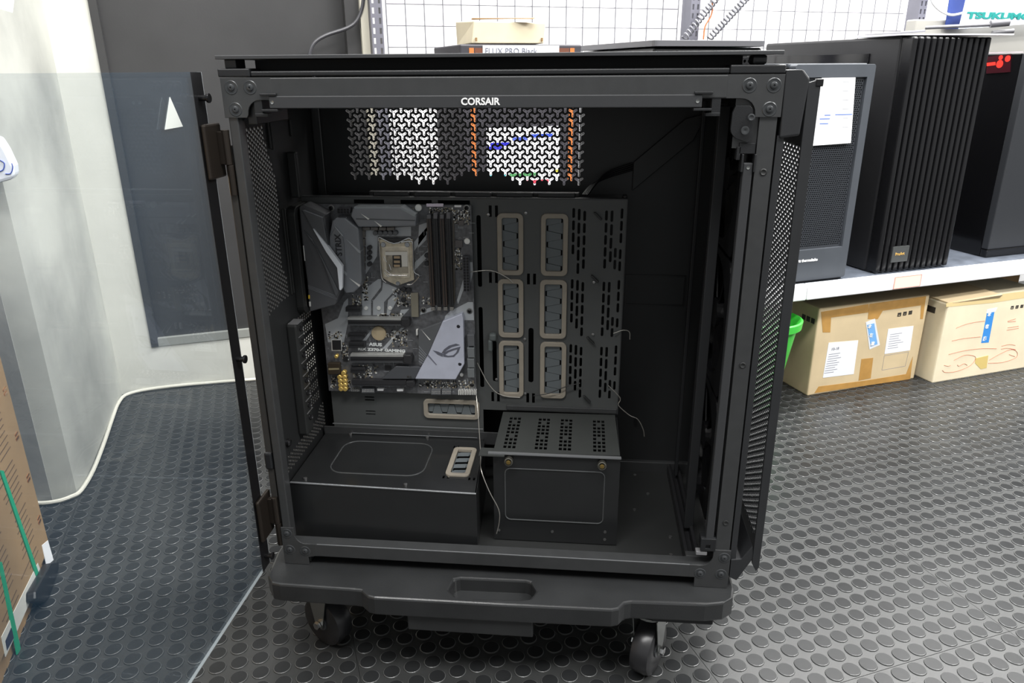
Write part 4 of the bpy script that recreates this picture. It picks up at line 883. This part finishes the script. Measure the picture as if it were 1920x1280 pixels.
# memory slots
for i, (xt, xb) in enumerate(((1405, 1447), (1470, 1510), (1535, 1573), (1600, 1635))):
    s_ = comp('memory_slot', [(xt-20, 262), (xt+22, 262), (xb+20, 1140), (xb-22, 1140)], .008, BLK if i % 2 else BRN, bev=.0004)
    comp('slot_groove', [(xt-4, 275), (xt+5, 275), (xb+5, 1130), (xb-4, 1130)], .0082, PLASTD, s_, bev=0)
    comp('slot_latch', [(xt-18, 225-20*(i % 2)), (xt+22, 225-20*(i % 2)), (xt+22, 268), (xt-18, 268)], .013, mat('latch_grey', (104, 104, 108), .4), s_, bev=.0008)
    comp('slot_catch', [(xb-18, 1150), (xb+20, 1150), (xb+20, 1186), (xb-18, 1186)], .007, mat('catch_grey', (120, 118, 114), .5), s_, bev=.0006)
comp('memory_lock', [(1645, 280), (1662, 280), (1672, 1110), (1655, 1110)], .002, mat('tan_strip', (90, 84, 76), .5), bev=0)
# power sockets
pc = comp('power_socket', [(1748, 645), (1808, 645), (1818, 995), (1756, 995)], .011, mat('socket_housing', (84, 84, 90), .4), bev=.0006)
mb = MB()
for i in range(12):
    for j in range(2):
        p = onY(A5(1763+j*30+i*.7, 664+i*28.5), BY-.0112); mb.box(p.x-.0018, p.x+.0018, BY-.0114, BY-.011, p.z-.0018, p.z+.0018)
put('pin_holes', mb, PLASTD, pc)
pc = comp('power_socket', [(490, 165), (618, 160), (620, 212), (492, 214)], .011, MATS['socket_housing'], bev=.0006)
mb = MB()
for i in range(4):
    for j in range(2): p = onY(A5(508+i*30, 176+j*24), BY-.0112); mb.box(p.x-.0019, p.x+.0019, BY-.0114, BY-.011, p.z-.0016, p.z+.0016)
put('pin_holes', mb, PLASTD, pc)
# chips
CH = mat('chip_grey', (92, 88, 88), .5)
for f, P, h in ((A5, [(1668, 482), (1742, 480), (1745, 552), (1672, 552)], .003), (A5, [(1700, 285), (1758, 283), (1760, 335), (1702, 335)], .003), (A6, [(440, 415), (528, 415), (532, 512), (444, 512)], .0015), (A6, [(548, 578), (598, 578), (600, 625), (552, 625)], .0015), (A6, [(965, 668), (1030, 668), (1032, 712), (968, 712)], .0015), (A6, [(1072, 365), (1110, 365), (1112, 395), (1075, 395)], .0015)):
    comp('chip', P, h, CH if h > .002 else BLK, f=f)
comp('chip_outline', [(432, 408), (536, 408), (540, 520), (436, 520)], .0004, SIL, f=A6, bev=0)
comp('white_label', [(1380, 118), (1550, 118), (1550, 146), (1384, 146)], .004, mat('label_lilac', (226, 216, 232), .6)); comp('white_label', [(1662, 134), (1732, 134), (1732, 152), (1664, 152)], .004, WHITE)
comp('white_label', [(890, 897), (955, 897), (955, 920), (892, 920)], .006, WHITE, f=A6); comp('white_label', [(1086, 900), (1152, 900), (1152, 925), (1088, 925)], .006, WHITE, f=A6)
# mounting screws
for f, x, y in ((A5, 1785, 160), (A5, 430, 160), (A5, 1815, 1190), (A5, 1355, 1180), (A6, 1840, 865), (A6, 462, 825), (A6, 1398, 855)):
    p = onY(f(x, y), BY-.001)
    put('mount_hole', MB().lathe([(.0048, 0), (.0048, .0005), (.0036, .0007), (.0034, .0001)], (p.x, BY, p.z), (0, -1, 0), 18), mat('ring_silver', (140, 140, 138), .4, .6), mbo, smooth=True)
    put('mount_screw', MB().lathe([(.0030, 0), (.0030, .0016), (.0018, .0024), (.0008, .001)], (p.x, BY-.0002, p.z), (0, -1, 0), 14), PLASTD, mbo, smooth=True)
can(A5, 1302, 158, .0052, .003, SIL, name='standoff_post'); can(A5, 1790, 492, .0046, .002, SIL, name='standoff_post')
for x in (778, 905, 1018): can(A5, x, 1162, .0032, .002, SIL, name='standoff_post')
can(A6, 1072, 742, .0028, .0075, SIL, name='standoff_post'); can(A6, 1735, 762, .0030, .003, SIL, name='standoff_post')
# expansion slots
STRP = mat('slot_shield', (185, 185, 182), .3, .5, .1, 60)
for (x0, x1, y0, y1, shield) in ((595, 1130, 190, 266, 1), (622, 1152, 556, 636, 1), (636, 1180, 816, 872, 0)):
    s_ = comp('expansion_slot', [(x0, y0), (x1, y0+4), (x1+4, y1), (x0+4, y1-2)], .011, BLK, f=A6)
    if shield: comp('slot_shield', [(x0, y0), (x1, y0+4), (x1, y0+26), (x0, y0+22)], .0116, STRP, s_, f=A6, bev=.0003)
    comp('slot_groove', [(x0+10, y0+44), (x1-8, y0+46), (x1-8, y0+53), (x0+10, y0+51)], .0113, mat('groove_dark', (16, 16, 17), .5), s_, f=A6, bev=0)
    comp('slot_shield', [(x0, y1-8), (x1, y1-6), (x1, y1), (x0, y1-2)], .0113, HSD, s_, f=A6, bev=0)
    comp('slot_catch', [(x1, y0+12), (x1+75, y0+8), (x1+88, y0+35), (x1+85, y1+10), (x1+50, y1+20), (x1, y1)], .013, BLK, s_, f=A6, bev=.001)
for (x0, x1, y0, y1) in ((575, 728, 82, 130), (598, 772, 350, 382), (605, 765, 436, 492), (624, 768, 692, 742)):
    s_ = comp('expansion_slot', [(x0, y0), (x1, y0), (x1, y1), (x0, y1)], .009, BLK, f=A6)
    comp('slot_groove', [(x0+8, (y0+y1)/2-3), (x1-8, (y0+y1)/2-3), (x1-8, (y0+y1)/2+4), (x0+8, (y0+y1)/2+4)], .0092, MATS['groove_dark'], s_, f=A6, bev=0)
comp('drive_slot', [(1225, 1010), (1300, 1010), (1305, 1250), (1235, 1250)], .004, mat('drive_slot_tan', (128, 124, 110), .5)); comp('clip', [(1278, 308), (1298, 306), (1300, 365), (1280, 368)], .005, SIL, f=A6)
# coin cell
bt = can(A6, 905, 348, .0118, .0045, mat('coin_cell', (200, 182, 150), .22, .5, .25, 60), name='coin_cell')
# lettering
a = onY(A6(812, 468), BY-.0006); text('board_lettering', 'ASUS', .0072, mat('print_light', (225, 228, 228), .5), mbo, a, (1, 0, -.02), (0, 0, 1), bold=.0003, squash=1.25)
a = onY(A6(700, 512), BY-.0006); text('board_lettering', 'RIX Z370-F GAMING', .0060, MATS['print_light'], mbo, a, (1, 0, -.02), (0, 0, 1), bold=.00025, squash=1.42)
# chipset heat sinks
comp('chipset_fins', [(1305, 310), (1350, 300), (1545, 225), (1400, 560), (1325, 680), (1305, 650)], .010, HSD, f=A6, bev=.001)
cf = [o for o in mbo.children if o.name.startswith('chipset_fins')][0]
for k in range(6): comp('fin_line', [(1308, 470+k*30), (1385, 560+k*22), (1383, 566+k*22), (1308, 478+k*30)], .0104, HS, cf, f=A6, bev=0)
comp('heatsink_stripe', [(1335, 312), (1425, 410), (1415, 414)], .0104, SIL, cf, f=A6, bev=0)
comp('drive_cover', [(935, 802), (1075, 676), (1330, 680), (1272, 802)], .009, mat('cover_slate', (84, 86, 90), .4, .3), f=A6, bev=.0008)
hs = comp('chipset_heatsink', [(1545, 226), (1740, 148), (1752, 200), (1762, 655), (1676, 808), (1270, 802), (1325, 690), (1400, 560)], .012, ALU, f=A6, bev=.0012, label='silver brushed plate with engraved eye mark')
comp('plate_notch', [(1402, 556), (1490, 660), (1480, 662), (1396, 572)], .0124, mat('notch_dark', (110, 112, 125), .4), hs, f=A6, bev=0)
EY = mat('engraved_grey', (108, 110, 122), .4, .4)
mb = MB()
for P in ([(1530, 560), (1560, 510), (1620, 465), (1690, 450), (1700, 458), (1630, 478), (1580, 515), (1552, 560)], [(1450, 515), (1500, 530), (1550, 545), (1600, 520), (1690, 490), (1725, 478), (1700, 540), (1650, 582), (1560, 580), (1520, 548)], [(1530, 548), (1545, 580), (1530, 575), (1510, 545)]):
    pass
ring_ = [(1545, 555), (1590, 520), (1650, 498), (1725, 478), (1705, 535), (1660, 580), (1600, 584), (1555, 578)]; hole_ = [(1572, 560), (1605, 535), (1655, 515), (1695, 504), (1680, 540), (1650, 565), (1600, 570)]
pj_ = lambda L_: [(p.x, p.z) for p in [onY(A6(*q), BY-.0124) for q in L_]]
mb.plate(pj_(ring_), [pj_(hole_)], 'xz', BY-.0124, BY-.012)
mb.plate(pj_([(1535, 545), (1560, 505), (1610, 468), (1680, 448), (1720, 462), (1640, 482), (1590, 512), (1560, 545)]), [], 'xz', BY-.0124, BY-.012)
mb.plate(pj_([(1448, 515), (1500, 528), (1545, 548), (1548, 580), (1500, 560)]), [], 'xz', BY-.0124, BY-.012)
put('engraved_mark', mb, EY, hs)
for x, y in ((1703, 278), (1718, 655)): can(A6, x, y, .0028, .0126, mat('plate_screw', (70, 70, 76), .3, .8), hs, 'plate_screw')
a = onY(A6(1190, 790), BY-.0093); text('cover_lettering', 'M.2', .005, INKB, mbo, a, (1, 0, 0), (0, 0, 1))
# audio section
for x, y in ((553, 745), (514, 786), (561, 786), (520, 826), (563, 826), (524, 866), (566, 866), (527, 904), (569, 904)): can(A6, x, y, .0039, .008, GOLD, name='audio_capacitor')
comp('audio_relay', [(395, 645), (515, 645), (520, 755), (400, 760)], .008, mat('relay_brown', (60, 52, 42), .35), f=A6, bev=.001)
comp('relay_strip', [(405, 695), (510, 692), (510, 708), (405, 712)], .0083, mat('khaki', (150, 140, 110), .4), f=A6, bev=0)
can(A6, 480, 580, .003, .007, GOLD, name='audio_capacitor')
# drive sockets at the right edge
for (y0, y1) in ((360, 475), (490, 590), (600, 690), (698, 790)): comp('drive_socket', [(1790, y0), (1862, y0), (1865, y1), (1798, y1)], .012, mat('drive_socket_grey', (104, 108, 110), .45) if y0 > 480 else HSD, f=A6, bev=.0008)
# headers along the bottom
for (x0, x1, y0, y1) in ((735, 865, 892, 942), (1430, 1528, 908, 962), (1535, 1632, 908, 962)):
    s_ = comp('pin_header', [(x0, y0), (x1, y0), (x1, y1), (x0, y1)], .007, HSD, f=A6)
    mb = MB(); n = int((x1-x0)/16)
    for i in range(n):
        for j in range(2): p = onY(A6(x0+12+i*15, y0+18+j*16), BY-.0075); mb.box(p.x-.0004, p.x+.0004, BY-.0078, BY-.007, p.z-.0004, p.z+.0004)
    put('header_pins', mb, SIL, s_)
mb = MB()
for i in range(11): p = onY(A6(1705+i*17, 935), BY-.006); mb.box(p.x, p.x+.0013, BY-.008, BY, p.z-.0035, p.z+.0035)
put('comb_header', mb, SIL, mbo)
mb = MB()
for i in range(7): p = onY(A6(635+i*12, 912), BY-.005); mb.box(p.x, p.x+.0009, BY-.006, BY, p.z-.002, p.z+.0025)
put('comb_header', mb, STRP, mbo)
# ================================================================== PLATFORM DOLLY
dl = thing('platform_dolly', 'black plastic platform dolly on wheels carrying the open case', 'dolly', (.3, .1, -.15))
DP = mat('dolly_plastic', (40, 41, 42), .36, 0, .14, 14, .12, 700, coat=.3)
q = [(-.022, .02), (-.015, -.030), (-.002, -.0465), (.010, -.049), (.120, -.0505), (.130, -.0515), (.142, -.0625), (.152, -.0650), (.330, -.0635), (.478, -.0605), (.488, -.0570), (.496, -.0450), (.505, -.0420), (.605, -.0385), (.630, -.033), (.645, -.020), (.650, .0), (.655, .395), (.64, .42), (.0, .42), (-.02, .40)]
hole = [(.256, -.016), (.264, -.0125), (.357, -.0105), (.365, -.013), (.374, -.031), (.366, -.049), (.358, -.0515), (.274, -.0545), (.265, -.0535), (.252, -.039)]
put('deck', MB().plate(q, [hole], 'xy', -.030, -.0004), DP, dl, bev=.0035)
put('handle_recess', MB().plate([(x, y) for x, y in hole], [], 'xy', -.030, -.022), DP, dl)
put('handle_block', MB().box(.195, .372, -.058, -.02, -.058, -.0302), DP, dl, bev=.002)
for x0, x1 in ((.045, .125), (.535, .620)): put('caster_mount', MB().box(x0, x1, -.030, .05, -.042, -.0302), PLAST, dl, bev=.002)
RW = .041
def caster(cx, cy, ang, lab=None):
    d = Vector((math.cos(ang), math.sin(ang), 0)); n_ = Vector((-d.y, d.x, 0)); c = Vector((cx, cy, -.15+RW))
    w_ = put('caster', MB().rod(Vector((cx, cy, -.046))+d*-.0, Vector((cx, cy, -.0422)), .026, 20), ZINC, dl)
    prof = [(RW*.4, -.0140), (RW*.84, -.0150), (RW*.95, -.013), (RW, -.006), (RW, .006), (RW*.95, .013), (RW*.84, .0150), (RW*.4, .0140)]
    wh = put('wheel', MB().lathe(prof, c, n_, 36), mat('wheel_rubber', (40, 40, 42), .3, 0, .1, 60), w_, smooth=True)
    put('wheel_hub', MB().rod(c-n_*.0155, c+n_*.0155, .012, 20), mat('hub_grey', (95, 97, 100), .35, .5), wh)
    mbk = MB()
    for s in (-1, 1):
        o = c+n_*(.0175*s)
        P = [o-d*.007-Vector((0, 0, .006)), o+d*.007-Vector((0, 0, .006)), o+d*.024+Vector((0, 0, .064)), o-d*.022+Vector((0, 0, .064))]
        t_ = n_*(.0012*s); mbk.hexa([p for p in P]+[p+t_ for p in P])
    put('fork', mbk, ZINC, w_)
    put('axle_bolt', MB().rod(c-n_*.0235, c+n_*.0235, .0035, 12).rod(c-n_*.0245, c-n_*.0195, .0062, 6).rod(c+n_*.0195, c+n_*.0245, .0062, 6), CHROME, w_)
caster(.050, .014, math.radians(-30)); caster(.537, -.001, math.radians(64)); caster(.07, .35, .4); caster(.58, .35, 1.9)
